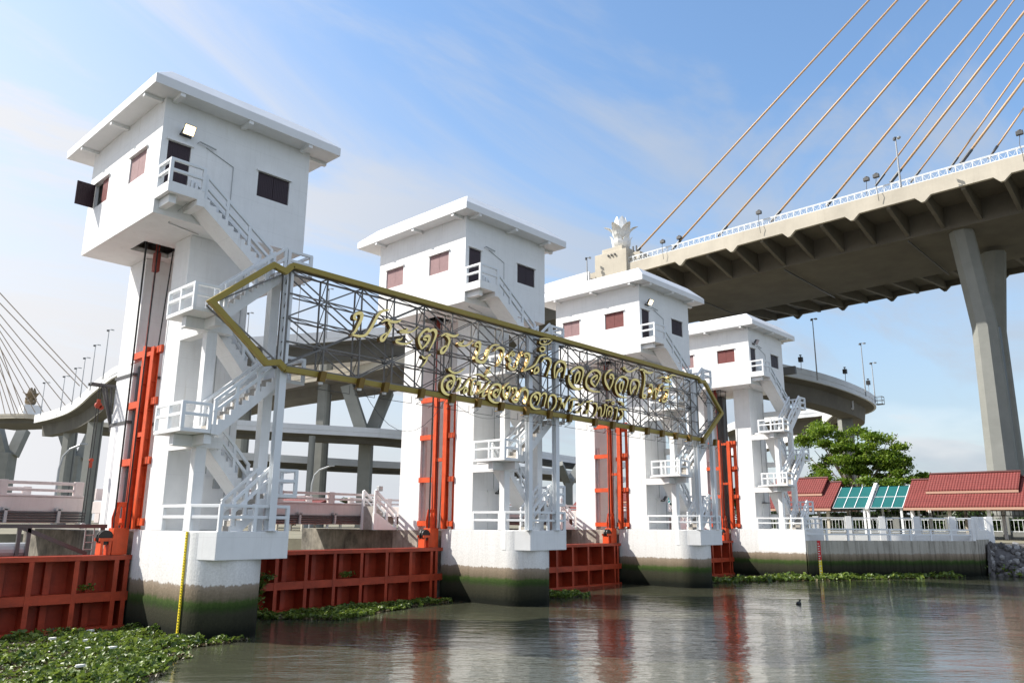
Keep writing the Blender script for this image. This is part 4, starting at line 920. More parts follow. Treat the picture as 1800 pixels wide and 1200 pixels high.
weed([(43.5, 3.2), (44.5, 1.2), (49, -1.3), (54, -3.6), (58, -5.6), (63, -8.6), (66, -11.3), (66, -12.0), (61.5, -10.4), (55, -6.8), (49, -3.6), (43, -.8), (41.6, 1.4)], 9000, 'long band of floating weed under the farthest tower and the quay wall', .15, .5, 22, edge=.2)
weed([(69.6, -12.9), (72, -12.9), (73.4, -17), (75.5, -24), (80, -40), (75, -42), (71.0, -24), (69.3, -17)], 5000, 'leafy weeds growing over the rocks at the far right shore', .15, 1.0, 27, edge=.75)
# vine on gate
r = np.random.default_rng(5); n = 900; t_ = r.random(n); xx = 7.8+r.normal(size=n)*.16+ .5*(r.random(n) < .25)*(1-t_); zz_ = 1.75-1.8*t_+.25*r.random(n)*(r.random(n) < .5)
o = leaves(np.c_[xx+np.where(t_ < .12, r.random(n)*.9-.2, 0), 3.62-.15*r.random(n), zz_], .05+.05*r.random(n), 'hya', 'hanging_vine', .1, 4); tag(o, 'tangle of green vine hanging down the gate right of the nearest tower', 'vine')
for i, (gx, gz, nn, lb) in enumerate([(.6, 1.5, 60, 'small plant sprouting on the beam of the far left gate'), (13.2, 1.5, 110, 'small plant sprouting on the beam of the gate left of the second tower'), (28.2, 1.5, 110, 'small plant sprouting on the gate right of the second tower')]):
    o = leaves(np.c_[gx+r.normal(size=nn)*.2, 3.75+.3*r.random(nn), gz+.25*r.random(nn)], .04+.04*r.random(nn), 'hya', 'gate_plant', .1, 40+i); tag(o, lb, 'plant')
# litter on the weed
for i, (px, py, lb) in enumerate([(158,1138,'flat white foam scrap lying in the weed mat, larger one left of centre'), (197,1137,'white foam scrap right of the flat one in the weed mat'), (140,1169,'white foam cup lying in the lower weed mat'), (92,1121,'pale litter at the back left of the weed mat'), (154,1124,'white scrap at the back of the weed mat'), (160,1107,'pale litter close to the gate in the weed mat')]):
    p = at(px, py, z=.22); b = MB(); q = [(p.x+.13*math.cos(a)*(1+.3*math.sin(3*a+i)), p.y+.08*math.sin(a)) for a in np.linspace(0, 2*math.pi, 9)[:-1]]; b.prism(q, .18, .25)
    tag(b.build('litter', 'litter', bevel=.01), lb, 'litter')
def tree(name, x, y, z0, h, rx, ry, label, n=14000, ls=.22, m_='leaf', seed=1, group=None, clumps=36, trunk=.28, low=.4, crad=.25, lean=0):
    T = thing(name, (x, y, z0), label, 'tree', group); r = np.random.default_rng(seed)
    b = MB(); b.tube((0, 0, 0), (.1, .2, h*.3), trunk, 10, trunk*.75)
    cs = []
    for i in range(clumps):
        a = r.uniform(0, 2*math.pi); q = math.sqrt(r.random()); zz = low+(1-low)*r.random()
        f = math.sqrt(max(.05, 1-((zz-low-.25*(1-low))/(1-low))**2*1.05)); cs.append((rx*q*f*math.cos(a), ry*q*f*math.sin(a), h*zz*.95))
        if i % 2 == 0: e = Vector(cs[-1]); mid = Vector((e.x*.35, e.y*.35, h*.28+.35*(e.z-h*.28))); b.tube((.1, .2, h*.25), mid, trunk*.5, 6, trunk*.3); b.tube(mid, e, trunk*.3, 5, .04)
    b.build('trunk', 'trunk', T)
    cs = np.array(cs); cs[:, 2] *= 1+lean*cs[:, 1]/ry; rad = r.uniform(.55, 1.15, clumps)*max(rx, ry)*crad; k = r.integers(0, clumps, n); d = r.normal(size=(n, 3)); d /= np.linalg.norm(d, axis=1)[:, None]
    p = cs[k]+d*(rad[k]*r.random(n)**.45*np.where(r.random(n) < .2, 1.45, 1))[:, None]*np.array([1, 1, .48]); o = leaves(p, ls*(.6+.8*r.random(n)), m_, 'crown', .2, seed); o.parent = T; return T
tree('broadleaf_tree', 104, 9.8, GZ, 15.8, 6.0, 9.4, 'wide green tree behind the red and teal roofs', 52000, .165, 'leaf', 3, clumps=100, low=.3, crad=.155, lean=.22)
for i, (x, y, h, w_, lb) in enumerate([(150, 190, 10, 7, 'dark tree clump on the skyline right of the nearest tower'), (135, 205, 7.5, 6, 'smaller dark tree left of the skyline clump'), (40, 200, 7, 9, 'low dark trees above the bridge rail left of the nearest tower'), (128, 128, 8, 8, 'dark shrub tree behind the pink bridge rail'), (125, 38, 8, 9, 'dark trees behind the pavilions left part'), (112, -12, 5.5, 8, 'dark tree behind the big pavilion'), (112, -24, 5.5, 8, 'dark tree behind the far right fence'), (116, 8, 5, 9, 'dark bushes behind the teal canopies')]):
    tree('distant_tree', x, y, GZ, h, w_, w_, lb, 2500, .5, 'leafd', 50+i, 'dark trees in the distance', clumps=14, low=.15)
q_ = np.random.default_rng(77); n_ = 9000; yy_ = q_.uniform(-45, 22, n_); o = leaves(np.c_[101.5+q_.random(n_)*2, yy_, GZ+(2.2+1.2*vnoise(yy_+60, yy_*0+3, 2.5, 4))*q_.random(n_)**.6], .28+.15*q_.random(n_), 'leafd', 'hedge', .2, 78)
tag(o, 'dark hedge behind the white boundary fence', 'hedge', kind='stuff')
# rocks
r = np.random.default_rng(9)
def rock(x, y, z, s, m_):
    bm = bmesh.new(); bmesh.ops.create_icosphere(bm, subdivisions=1, radius=s)
    for v in bm.verts: v.co = Vector((v.co.x*r.uniform(.7, 1.3), v.co.y*r.uniform(.7, 1.3), v.co.z*r.uniform(.5, 1)))
    me = bpy.data.meshes.new('rock'); bm.to_mesh(me); bm.free(); me.materials.append(M[m_]); return me
pro = [rock(0, 0, 0, .22, 'rock' if i % 3 else 'rockl') for i in range(12)]
top_ = [(70.6, -12.95), (72.4, -12.95), (74.2, -17), (76.5, -24), (81, -40)]; bot_ = [(69.6, -12.95), (69.7, -13.5), (70.2, -17), (71.8, -24), (76, -42)]
def slope(t, u):      # t along the shore, u from the top (0) down to the water (1)
    t *= 4; i = min(3, int(t)); f = t-i; A_ = Vector(top_[i]).lerp(Vector(top_[i+1]), f); B3 = Vector(bot_[i]).lerp(Vector(bot_[i+1]), f); p = A_.lerp(B3, u); return Vector((p.x, p.y, 2.75*(1-u)-.1))
for i in range(290):
    p = slope(r.random()**.75*.85+.12, r.random()); o = bpy.data.objects.new('rock', pro[i % 12]); C.objects.link(o); o.location = p+Vector((-.1, 0, .12)); o.rotation_euler = r.uniform(0, 6, 3); s_ = r.uniform(.8, 1.7); o.scale = (s_, s_, s_)
    tag(o, 'one of the loose grey stones of the sloping rock bank at the right edge', 'rock', 'stones of the rock bank')
b = MB(); vs = [(x, y, 2.72) for x, y in top_]+[(x, y, -.4) for x, y in bot_]; b.quadfaces(vs, [(k, k+1, k+6, k+5) for k in range(4)])
tag(b.build('rock_slope_ground', 'rock'), kind='structure')

# ------------------------------------------------------------ large cable stayed bridge (right)
MBr = thing('cable_stayed_bridge', (97.5, 0, 0), 'high beige concrete cable-stayed road bridge crossing the upper right', 'bridge')
def ft(y): return 49.55-.014*y
Y0, Y1b = -75, 52
tth = [-69.6+9.35*i-.0 for i in range(13)]; tth = [y for y in tth if y < 43]
off = 42.0-max(tth); tth = [y+off for y in tth]
pts = [(Y0, ft(Y0)), (Y1b, ft(Y1b))]; low_ = []
ys = sorted(tth, reverse=True)
low_.append((Y1b, ft(Y1b)-2.2)); low_.append((44.5, ft(44)-3.1))
for y in ys: z = ft(y); low_ += [(y+1.1, z-2.05), (y+.35, z-2.85), (y-.05, z-2.85), (y-.9, z-2.05)]
low_.append((Y0, ft(Y0)-2.05))
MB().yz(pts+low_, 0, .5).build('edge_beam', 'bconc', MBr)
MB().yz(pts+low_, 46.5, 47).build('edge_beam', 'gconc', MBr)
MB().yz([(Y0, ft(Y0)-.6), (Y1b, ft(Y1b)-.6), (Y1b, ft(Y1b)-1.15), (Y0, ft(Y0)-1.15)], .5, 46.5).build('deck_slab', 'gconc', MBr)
def zb_(y): return ft(y)-4.9
b = MB()
vs = []
for y in (Y0, Y1b+120): z = ft(min(y, 80)); vs += [(8.6, y, z-1.15), (8.6, y, z-4.9), (29.4, y, z-4.9), (29.4, y, z-1.15)]
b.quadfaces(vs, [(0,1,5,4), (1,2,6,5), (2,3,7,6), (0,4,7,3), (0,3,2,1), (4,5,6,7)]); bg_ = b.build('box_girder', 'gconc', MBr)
for y in tth[::2]: MB().box(8.5, 29.5, y-4.7, y-4.55, zb_(y)-.03, zb_(y)+.2).build('segment_joint', 'dgrey', bg_)
for y in tth:
    for dy in (0, -4.67):
        z = ft(y+dy)
        if y+dy < -62: continue
        MB().quadfaces([(.5, y+dy-.25, z-1.15), (8.6, y+dy-.25, z-1.15), (8.6, y+dy-.25, z-4.2), (.5, y+dy-.25, z-2.4), (.5, y+dy+.25, z-1.15), (8.6, y+dy+.25, z-1.15), (8.6, y+dy+.25, z-4.2), (.5, y+dy+.25, z-2.4)], [(0,3,2,1),(4,5,6,7),(0,4,7,3),(3,7,6,2),(2,6,5,1)]).build('rib', 'gconc', MBr)
        MB().quadfaces([(46.5, y+dy-.25, z-1.15), (29.4, y+dy-.25, z-1.15), (29.4, y+dy-.25, z-4.2), (46.5, y+dy-.25, z-2.4), (46.5, y+dy+.25, z-1.15), (29.4, y+dy+.25, z-1.15), (29.4, y+dy+.25, z-4.2), (46.5, y+dy+.25, z-2.4)], [(0,3,2,1),(4,5,6,7),(0,4,7,3),(3,7,6,2),(2,6,5,1)]).build('rib', 'gconc', MBr)
b = MB(); n = 118
for i in range(n+1):
    y = Y0+(43.2-Y0)*i/n; z = ft(y); b.box(.2, .28, y-.05, y+.05, z, z+1.12)
    if i < n: y2 = Y0+(43.2-Y0)*(i+1)/n; b.beam((.24, y, z+1.0), (.24, (y+y2)/2, z+.15), .035, .035); b.beam((.24, y2, z+1.0), (.24, (y+y2)/2, z+.15), .035, .035)
for h in (.12, .98, 1.12): b.beam((.24, Y0, ft(Y0)+h), (.24, 43.2, ft(43.2)+h), .09, .09)
b.build('parapet_rail', 'wsteel', MBr)
def leg(pts, w_, name='pier_leg'):
    b = MB(); n = 8; rings = []
    for (x, y, z, s) in pts: rings.append([(x+s*1.08*math.cos(R(22.5+45*i)), y+s*1.08*math.sin(R(22.5+45*i)), z) for i in range(n)])
    for a, c_ in zip(rings[:-1], rings[1:]): b.quadfaces(a+c_, [(i, (i+1) % n, n+(i+1) % n, n+i) for i in range(n)])
    b.quadfaces(rings[0], [tuple(range(n))]); b.quadfaces(rings[-1], [tuple(range(n))]); return b.build(name, 'pconc', MBr)
def lg(px, py, x, s): q = at(px, py, x=x); return (q.x-97.5, q.y, q.z, s)
def down(p, q):   # carry the lower segment on to the ground
    k = (GZ-p[2])/(q[2]-p[2]); return (p[0]+(q[0]-p[0])*k, p[1]+(q[1]-p[1])*k, GZ, q[3]+.1)
k1, k2 = lg(1732, 578, 109, 1.5), lg(1763, 826, 109, 1.7); leg([lg(1689, 405, 108.5, 1.5), k1, down(k1, k2)], 3)
k1, k2 = lg(1744, 584, 119, 1.75), lg(1773, 826, 119, 1.9); leg([lg(1745, 446, 119, 1.65), k1, down(k1, k2)], 3)
p, q = at(1753, 575, x=113.5), at(1785.5, 826, x=113.5); q = p+(q-p)*1.06; o_ = MBr.location
b = MB().beam(p-o_, q-o_, .62, 1.4, upv=(1, 0, 0)); dd = (q-p)
for k in range(26): c_ = p+dd*(k/26)-o_; b.beam(c_-Vector((.75, 0, 0)), c_-Vector((.70, 0, 0)), .7, .1)
b.build('dark_gap_strip', 'black', MBr)  # solid black strip filling the gap between the two legs
# pedestal
b = MB().box(-.4, 5.5, 43.2, 50.1, 46.5, 51.75).box(-.2, 5.2, 44.2, 48.6, 51.76, 52.55).box(.6, 5.5, 41.0, 43.19, 47, 50.9).build('pedestal', 'bconc', MBr, bevel=.05)
b = MB()
for y in (45.6, 46.3, 47.0): b.box(-.7, -.41, y-.12, y+.12, 50.9, 51.2)
for y in (43.5, 42.6, 41.9): b.box(.8, 1.0, y-.1, y+.1, 50.9 if y < 43 else 51.75, 52.15)
b.build('uplight', 'dgrey', MBr)
def smoothed(o): o.data.polygons.foreach_set('use_smooth', [len(p.vertices) == 4 for p in o.data.polygons]); return o
def stay(p_img, q_img, x0, xq, rr, m_):
    p = at(*p_img, x=x0); q = at(*q_img, x=xq); d = q-p; e = p+d*1.25; off_ = MBr.location
    b = MB(); b.tube(p-off_+d.normalized()*1.6, e-off_, rr, 12); o = smoothed(b.build('stay_cable', m_, MBr))
    MB().tube(p-off_-d.normalized()*.3, p-off_+d.normalized()*1.9, rr*1.5, 8).build('anchor_sleeve', 'dgrey', o)
for p, q in [((1113,449),(1528,0)),((1183,437),(1578,0)),((1264,413),(1632,0)),((1357,388),(1690,0)),((1455,360),(1752,0)),((1568,318),(1800,22)),((1692,284),(1800,140))]: stay(p, q, 99.0, 102, .165, 'cable')
for p, q in [((1541,324),(1783,0)),((1603,318),(1800,60)),((1670,296),(1800,112)),((1740,276),(1800,190))]: stay(p, q, 112, 114, .13, 'cable')
# lotus sculptures
def petal(b, ang, prof, w_, th=.07):
    """curved pointed petal; prof = [(radius, height)] from base to tip"""
    ca, sa = math.cos(ang), math.sin(ang); P = smooth_pts([Vector(p) for p in prof]); n = len(P); rows = []
    for i, p in enumerate(P):
        t = i/(n-1); ww = w_*(.55+.45*math.sin(math.pi*min(1, t*1.6)*.5) if t < .45 else max(.015, 1-((t-.45)/.55)**1.6)); row = []
        for k, o_ in ((-1, 0), (0, 0), (1, 0), (1, th), (0, th), (-1, th)):
            rad = p.x-(.22*ww if k else 0)-o_; row.append((rad*ca-k*ww*sa, rad*sa+k*ww*ca, p.y))
        rows.append(row)
    for a, c_ in zip(rows[:-1], rows[1:]): b.quadfaces(a+c_, [(i, (i+1) % 6, 6+(i+1) % 6, 6+i) for i in range(6)])
    b.quadfaces(rows[0], [tuple(range(6))]); b.quadfaces(rows[-1], [tuple(range(6))])
def lotus(loc, s, label, dark=False):
    T = thing('lotus_sculpture', loc, label, 'sculpture'); T.scale = (s, s, s)
    pm_ = 'lotusd' if dark else 'lotusw'
    for i in range(5): b = MB(); petal(b, i*2*math.pi/5+.3, [(.9, 1.9), (1.35, 2.6), (1.5, 3.6), (1.15, 4.9), (.85, 6.0)], .95); b.build('petal', pm_, T)
    for i in range(6): b = MB(); petal(b, i*math.pi/3+.1, [(.95, 1.9), (1.35, 2.5), (1.6, 3.3), (2.1, 3.9), (2.9, 4.25)], .9); b.build('outer_petal', pm_, T)
    for i in range(6): b = MB(); petal(b, i*math.pi/3+.25, [(.7, .1), (1.35, .5), (1.65, 1.2), (1.6, 1.9), (1.95, 2.5)], .85); b.build('lower_petal', pm_, T)
    MB().tube((0, 0, .1), (0, 0, 3.0), .9, 16, .7).tube((0, 0, 3.0), (0, 0, 6.0), .75, 12, .05).build('core', 'lotusd' if dark else 'lotusg', T); MB().tube((0, 0, -.15), (0, 0, .4), 1.0, 16, .7).build('foot', 'lotusd' if dark else 'lotusw', T)
lotus((100, 46.2, 52.6), 1.08, 'white and gold lotus bud sculpture on the bridge pedestal')

# ------------------------------------------------------------ viaducts
def norm2(a): return Vector((-a.y, a.x, 0)).normalized()
def viaduct(name, P3, W_, G, label, side, ph=1.1, slab=.9, inset=2.4, pm='parapet', gm='gconc', group='concrete viaducts in the distance', seg=14.):
    P3 = [Vector(p) for p in P3]
    Q = [P3[0]]
    for it in range(2):
        Q = [P3[0]]
        for a, b_ in zip(P3[:-1], P3[1:]): Q += [a.lerp(b_, .25), a.lerp(b_, .75)]
        Q.append(P3[-1]); P3 = Q
    o0 = P3[0].copy(); T = thing(name, (o0.x, o0.y, 0), label, 'viaduct', group)
    nr = []
    for i in range(len(P3)):
        d = P3[min(i+1, len(P3)-1)]-P3[max(i-1, 0)]; d.z = 0; nr.append(norm2(d.normalized())*side)
    off_ = Vector((o0.x, o0.y, 0))
    def sweep(prof, nm, m_):
        b = MB(); n = len(prof); rings = [[(p-off_+k*o_+Vector((0, 0, dz))) for o_, dz in prof] for p, k in zip(P3, nr)]
        for a, c_ in zip(rings[:-1], rings[1:]): b.quadfaces(a+c_, [(i, (i+1) % n, n+(i+1) % n, n+i) for i in range(n)])
        b.quadfaces(rings[0], [tuple(range(n))]); b.quadfaces(rings[-1], [tuple(range(n))[::-1]]); return b.build(nm, m_, T)
    par = sweep([(0, 0), (.35, 0), (.35, -ph), (0, -ph)], 'parapet', pm); sweep([(W_-.35, 0), (W_, 0), (W_, -ph), (W_-.35, -ph)], 'parapet', pm)
    sweep([(.06, -ph-.02), (W_-.06, -ph-.02), (W_-.06, -ph-.04-slab), (.06, -ph-.04-slab)], 'deck_edge', pm)
    g0 = -ph-slab-.05
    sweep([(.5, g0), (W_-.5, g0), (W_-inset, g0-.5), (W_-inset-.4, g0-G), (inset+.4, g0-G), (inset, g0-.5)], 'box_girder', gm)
    return T
def pier(px, py, z, w_, label, z0=GZ, slot=True, ztop=None):
    p = at(px, py, z=z); T = thing('viaduct_pier', (p.x, p.y, z0), label, 'pier', 'concrete piers of the viaducts', rz=YAW-.35)
    h = z-z0; c_ = w_*.28
    poly = [(-w_+c_, -w_), (w_-c_, -w_), (w_, -w_+c_), (w_, w_-c_), (w_-c_, w_), (-w_+c_, w_), (-w_, w_-c_), (-w_, -w_+c_)]
    MB().prism(poly, 0, h).build('shaft', 'pconc', T)
    if slot: MB().box(.25*w_, .45*w_, -w_-.06, -w_+.0, 0, h-.6).build('drain_recess', 'dgrey', T)
    return T
def ypier(pl_, pr_, pn, z, w_, label, z0=GZ):
    a = at(*pl_, z=z); c_ = at(*pr_, z=z); n_ = at(pn[0], pn[1], x=(a.x+c_.x)/2) if True else None
    T = thing('v_pier', (n_.x, n_.y, z0), label, 'pier', 'forked concrete piers'); o = Vector((n_.x, n_.y, z0))
    MB().beam((0, 0, 0), (0, 0, n_.z-z0+.3), w_*1.5, w_, upv=(1, -1, 0)).build('stem', 'pconc', T)
    for q, s in ((a, -1), (c_, 1)):
        d = (c_-a).normalized()*w_*.38*s; MB().beam(Vector((0, 0, n_.z-z0-.8))+d, q-o, w_*.8, w_*.98, upv=(1, -1, 0)).build('arm', 'pconc', T)
    return T
va = [at(61, 729, z=35.6), at(90, 722, z=35), at(120, 711, z=35), at(141, 696, z=35.2), at(162, 674, z=36), at(180, 660, z=37), at(207, 639, z=38.5), at(300, 612, z=41.5), at(430, 592, z=44), at(546, 585, z=46), at(620, 579, z=47), at(712, 572, z=48), at(850, 535, z=49), at(965, 497, z=49.4), at(1035, 477, z=48.8)]
viaduct('approach_viaduct', va, 8.5, 3.9, 'large curved viaduct rising at far left, passing behind the sign to the big bridge', 1, group='concrete viaducts in the distance', ph=1.7, slab=.7, pm='roofw', gm='gconc_shade')  # lighter parapet white stands in for direct sun, darker girder for shade
viaduct('lower_ramp', [at(330, 700, z=36), at(440, 672, z=38), at(590, 650, z=39.5), at(712, 624, z=41), at(800, 600, z=42)], 17, 2.6, 'second wide ramp deck just below the curved viaduct, seen through the sign', 1, inset=4, pm='bconc')
viaduct('far_viaduct', [at(330, 731, z=25), at(465, 741, z=25), at(590, 748, z=25), at(710, 755, z=25), at(850, 777, z=25), at(936, 790, z=25), at(1016, 804, z=25), at(1100, 812, z=25)], 9, 1.3, 'upper of two thin viaducts far behind the towers', 1, gm='gconc_shade')
viaduct('far_viaduct', [at(330, 790, z=20), at(465, 797, z=20), at(590, 805, z=20), at(700, 812, z=20), at(850, 817, z=20), at(940, 820, z=20), at(1016, 828, z=20), at(1100, 838, z=20)], 9, 1.3, 'lower of two thin viaducts far behind the towers', 1, ph=1.0, slab=.7, gm='gconc_shade')
viaduct('curved_ramp', [(112, 31, 33.3), (124.4, 28.3, 33), (136.3, 26.4, 33), (150.1, 26, 33), (166.6, 27.0, 33), (179, 29.5, 33), (188, 35, 32.9), (191, 43, 32.7), (190, 52, 32.5), (193, 62, 32.2), (205, 74, 32)], 9.5, 3.4, 'sweeping curved ramp looping back behind the farthest tower', 1, group=None)
viaduct('return_ramp', [at(1500, 700, z=31), at(1480, 716, z=31), at(1470, 726, z=31), at(1444, 745, z=31), at(1415, 757, z=31), at(1385, 769, z=31), at(1330, 785, z=31), at(1290, 790, z=31)], 3, .5, 'white sunlit ramp edge seen low between the farthest tower and the curved ramp pier', 1, pm='roofw', group=None, ph=2.0, slab=.3, inset=.8)
viaduct('left_main_deck', [at(-60, 730, z=46), at(32, 726, z=46), at(62, 728, z=45.5), at(130, 737, z=44), at(215, 745, z=43)], 26, 1.7, 'long flat cable-stayed bridge deck at the far left', 1, pm='bconc', ph=.9, gm='gconc_shade')
for a in [(574, 640, 42, 1.35, 'tall grooved pier holding the curved viaduct left of the forked pier'), (549, 766, 22, .55, 'slim pier of the far viaduct behind the sign'), (128, 735, 33, 1.5, 'left of the two tall piers beyond the pink bridge at far left'), (173, 708, 34, 1.5, 'right of the two tall piers beyond the pink bridge, next to the hanging hook'), (432, 690, 37, 1.5, 'pier seen through the nearest tower stair')]: pier(*a)
p = at(1484, 722, z=29.5); T = thing('viaduct_pier', (p.x, p.y, GZ), 'grey pier under the curved ramp behind the green tree', 'pier', 'concrete piers of the viaducts', rz=.6); MB().prism([(-1.8, -1.2), (1.8, -1.2), (1.8, 1.2), (-1.8, 1.2)], 0, 26.5).build('shaft', 'pconc', T); MB().box(-.2, .2, -1.3, -1.19, 0, 26).build('drain_recess', 'dgrey', T)
ypier((610, 676), (682, 688), (645, 757), 36, 2.9, 'forked pier left of the second tower'); ypier((983, 815), (1018, 820), (999, 842), 21, 2.2, 'small forked pier between the second and third towers'); ypier((-6, 752), (42, 756), (14, 797), 44, 4.6, 'forked pier at the far left edge'); ypier((112, 757), (164, 759), (136, 803), 44, 4.6, 'forked pier behind the two tall far left piers')
# dark lotus on its white block
p = at(48, 744, z=43); k_ = (p-CAM).length/FPX; b0 = at(49, 714, x=p.x)
T = thing('lotus_pedestal', p, 'white block pedestal on the far left bridge', 'pedestal'); MB().box(-11*k_, 13*k_, -13*k_, 11*k_, 0, b0.z-p.z).build('block', 'parapet', T)
lotus((p.x, p.y, b0.z), k_*28/6.2, 'dark bronze lotus bud sculpture on the far left bridge', True)
# far left stays
LS = thing('distant_stays', (0, 0, 0), 'fan of thin stay cables of the far left bridge', 'stay cables')
for (x0, y0, x1, y1) in [(155,678,0,515),(140,673,0,533),(127,702,0,553),(115,707,0,570),(90,717,0,582),(76,719,0,594),(62,720,0,611),(48,722,0,626),(40,720,0,610),(33,722,0,650),(20,724,0,668),(10,727,0,688),(27,724,0,640)]:
    pa = at(x0, y0+5, z=45); k2 = (pa-CAM).length; pb = CAM+(at(x1, y1, z=90)-CAM).normalized()*(k2*1.0); pb = pa+(pb-pa)*1.5; b = MB(); b.tube(pa, pb, .16, 5); b.build('stay_cable', 'cableg', LS)
# power pylon far away
p = at(57, 850, z=9); T = thing('power_pylon', (p.x, p.y, GZ), 'tiny steel power pylon on the left horizon', 'pylon'); k_ = (p-CAM).length/FPX
b = MB(); h = 46*k_; w_ = 6*k_
for sx in (-1, 1):
    for sy in (-1, 1): b.beam((sx*w_, sy*w_, 0), (sx*.12*w_, sy*.12*w_, h), .09*k_*8, .09*k_*8)
for i in range(6): z = h*i/6.5; q = w_*(1-i/7); b.beam((-q, -q, z), (q*.8, -q, z+h/6.5), .5*k_, .5*k_); b.beam((q, -q, z), (-q*.8, -q, z+h/6.5), .5*k_, .5*k_)
for z in (.6, .75, .9): b.beam((-5*k_, 4*k_, z*h), (5*k_, -4*k_, z*h), .7*k_, .7*k_)
b.build('lattice', 'lgrey', T)
# street lamps (photo pixel of foot and of head, deck height)
def lamp(f, hd, z, label, arm=7, group='lamp posts along the viaducts', name='street_lamp'):
    p = at(*f, z=z); q = at(*hd, x=p.x); k = (p-CAM).length/FPX; H = q.z-p.z; sd = Vector((rt.x, rt.y, 0)).normalized()
    T = thing(name, (p.x, p.y, p.z-1.2), label, 'street lamp', group); MB().tube((0, 0, 0), (0, 0, H+1.2), .14, 8, .08).build('pole', 'pole', T)
    a = sd*arm*k; t = Vector((0, 0, H+1.2)); MB().beam(t-a*.35, t+a*.55, .09, .09).build('arm', 'pole', T); MB().beam(t+a*.5, t+a*1.05-Vector((0, 0, .05)), .5, .22).build('lamp_head', 'lgrey', T); MB().beam(t-a*.4-Vector((0,0,.2)), t+a*.0-Vector((0,0,.2)), .5, .35).build('camera_box', 'dgrey', T)
    return T
for i, (f, hd, z) in enumerate([((72,722),(79,672),34.4),((107,714),(114,661),33.8),((127,703),(133,647),33.9),((142,690),(149,629),34),((159,677),(166,607),34.8),((182,657),(191,580),36)]):
    lamp(f, hd, z, f"lamp post {['first','second','third','fourth','fifth','sixth'][i]} from the left along the rising viaduct at far left")
for f, hd, z, lb in [((434,595),(437,550),42.8,'lamp post seen between the nearest tower and its stair column'), ((522,590),(527,501),44.5,'lamp post inside the left end of the sign, left one'), ((574,585),(578,508),45,'lamp post inside the left end of the sign, right one'), ((1436,657),(1429,560),32.2,'tall lamp post on the curved ramp nearest the farthest tower'), ((1521,686),(1514,603),32.2,'tall lamp post in the middle of the curved ramp bend'), ((1538,698),(1534,637),32.2,'lamp post at the outer end of the curved ramp'), ((1032,482),(1035,452),48,'small lamp post left of the white lotus'), ((1582,314),(1580,240),49,'lamp post on the big bridge among the cables')]: lamp(f, hd, z, lb)
def curved_lamp(px, py, x, hd, label):
    p = at(px, py, x=x); q = at(*hd, x=x); sd = Vector((rt.x, rt.y, 0)).normalized(); k = (p-CAM).length/FPX; e = sd*((hd[0]-px)*k); H = q.z-GZ
    T = thing('street_lamp', (p.x, p.y, GZ), label, 'street lamp', 'curved street lamps'); pts = [Vector((0, 0, 0)), Vector((0, 0, H*.72)), e*.12+Vector((0, 0, H*.86)), e*.4+Vector((0, 0, H*.94)), e+Vector((0, 0, H))]
    MB().path(pts, .11, 8).build('pole', 'lgrey', T); MB().beam(pts[-1]-e*.1, pts[-1]+e*.2, .3, .14).build('lamp_head', 'lgrey', T)
curved_lamp(547, 868, 42, (577, 816), 'curved arm street lamp behind the pink bridge right of the nearest tower')
curved_lamp(100, 850, 14, (131, 776), 'curved arm street lamp behind the pink bridge at far left')
# deck floodlights on the big bridge
for i, (px, py, x) in enumerate([(1166,427,97.3),(1195,420,99),(1335,376,97.3),(1524,318,99),(1541,312,97.3),(1793,237,97.3)]):
    p = at(px, py, x=x); z = ft(p.y); T = thing('deck_floodlight', (p.x, p.y, z), ['floodlight on the bridge parapet closest to the lotus', 'floodlight just right of the one closest to the lotus on the bridge', 'floodlight on the bridge parapet below the third cable', 'left lamp of the floodlight pair by the bridge lamp post', 'right lamp of the floodlight pair by the bridge lamp post', 'floodlight on the bridge parapet at the right image edge'][i], 'floodlight', 'floodlights on the bridge parapet')
    MB().path([(-.1, 0, -1.2), (-.3, 0, 0), (-.1, .2, 1.2), (-.2, 0, p.z-z)], .04, 5).build('bracket', 'dgrey', T); MB().box(-.45, .05, -.4, .4, p.z-z-.1, p.z-z+.4).tube((-.2, 0, p.z-z+.4), (-.2, 0, p.z-z+.55), .25, 8).build('lamp_body', 'dgrey', T, bevel=.03)
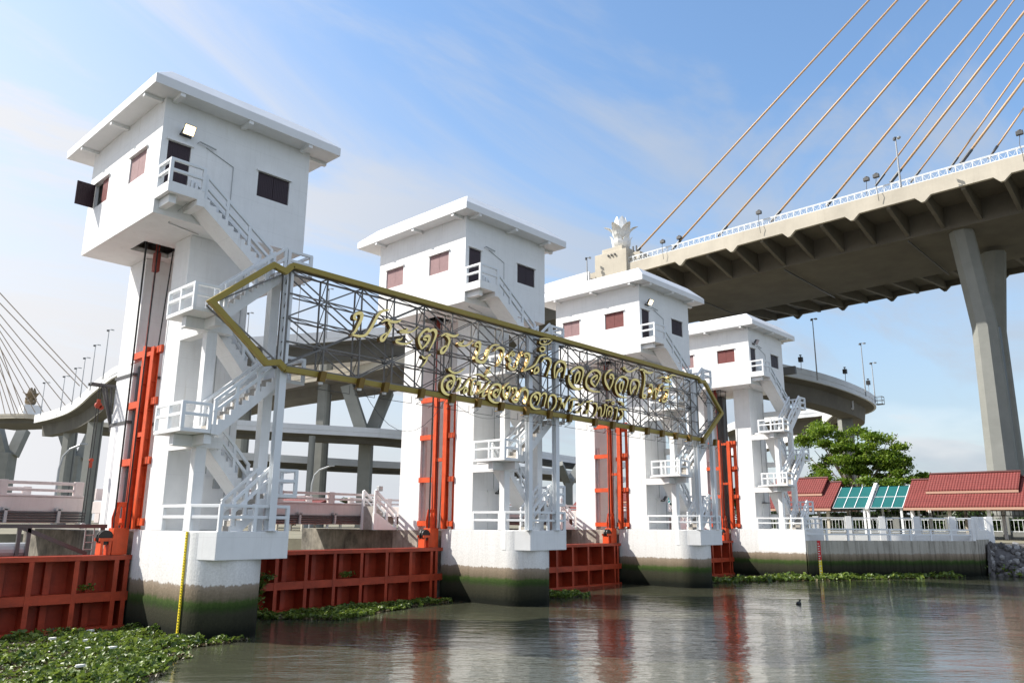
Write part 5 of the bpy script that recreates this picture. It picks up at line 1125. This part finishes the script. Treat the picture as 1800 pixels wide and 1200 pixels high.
for i, (px, py, lb) in enumerate([(1408,645,'dark signal box on the curved ramp parapet, left one'), (1486,665,'dark signal box on the curved ramp parapet, middle one'), (1527,684,'dark signal box on the curved ramp parapet, right one')]):
    p = at(px, py, z=33); T = thing('signal_box', p, lb, 'signal box', 'signal boxes on the curved ramp'); MB().tube((0, 0, -.5), (.2, 0, 1.0), .06, 6).build('stalk', 'pole', T); MB().box(-.25, .45, -.35, .35, 1.0, 1.9).tube((.1, 0, 1.9), (.1, 0, 2.3), .08, 6).tube((.1, 0, 2.2), (.1, 0, 2.35), .25, 8).build('box', 'black', T)
p = at(1383, 646, z=32); MB_ = MB().box(-.3, .3, -1.6, 1.6, -1.3, .1); o = MB_.build('inspection_cage', 'dgrey'); o.location = p; tag(o, 'dark inspection cage on the curved ramp beside the farthest tower', 'cage')
p = at(1546, 704, x=181); MB_ = MB()
for a in (-.8, .8):
    for c_ in (-.8, .8): MB_.box(a-.05, a+.05, c_-.05, c_+.05, -.9, .9)
for z in (-.9, 0, .85): MB_.box(-.85, .85, -.85, -.78, z, z+.1).box(-.85, .85, .78, .85, z, z+.1).box(-.85, -.78, -.78, .78, z, z+.1).box(.78, .85, -.78, .78, z, z+.1)
MB_.box(-.8, .8, -.77, .77, -.95, -.85); o = MB_.build('inspection_cage', 'dgrey'); o.location = p; tag(o, 'open metal inspection cage hanging off the outer end of the curved ramp', 'cage')
# a lone bird on the water
p = at(1404, 1061, z=0); T = thing('duck', p, 'tiny dark duck swimming on open water', 'bird'); bm = bmesh.new(); bmesh.ops.create_uvsphere(bm, u_segments=12, v_segments=8, radius=.16)
for v in bm.verts: v.co = Vector((v.co.x*1.5+.0, v.co.y*.8, max(v.co.z*.7, -.03)+.03+.25*max(0, -v.co.x-.1)*.6)) 
h_ = bmesh.ops.create_uvsphere(bm, u_segments=10, v_segments=6, radius=.06); bmesh.ops.translate(bm, verts=h_['verts'], vec=(.2, 0, .19)); bmesh.ops.create_cone(bm, segments=6, radius1=.05, radius2=.04, depth=.14, matrix=Matrix.Translation((.17, 0, .12)), cap_ends=True)
me = bpy.data.meshes.new('body'); bm.to_mesh(me); bm.free(); me.materials.append(M['black']); o = bpy.data.objects.new('body', me); C.objects.link(o); o.parent = T
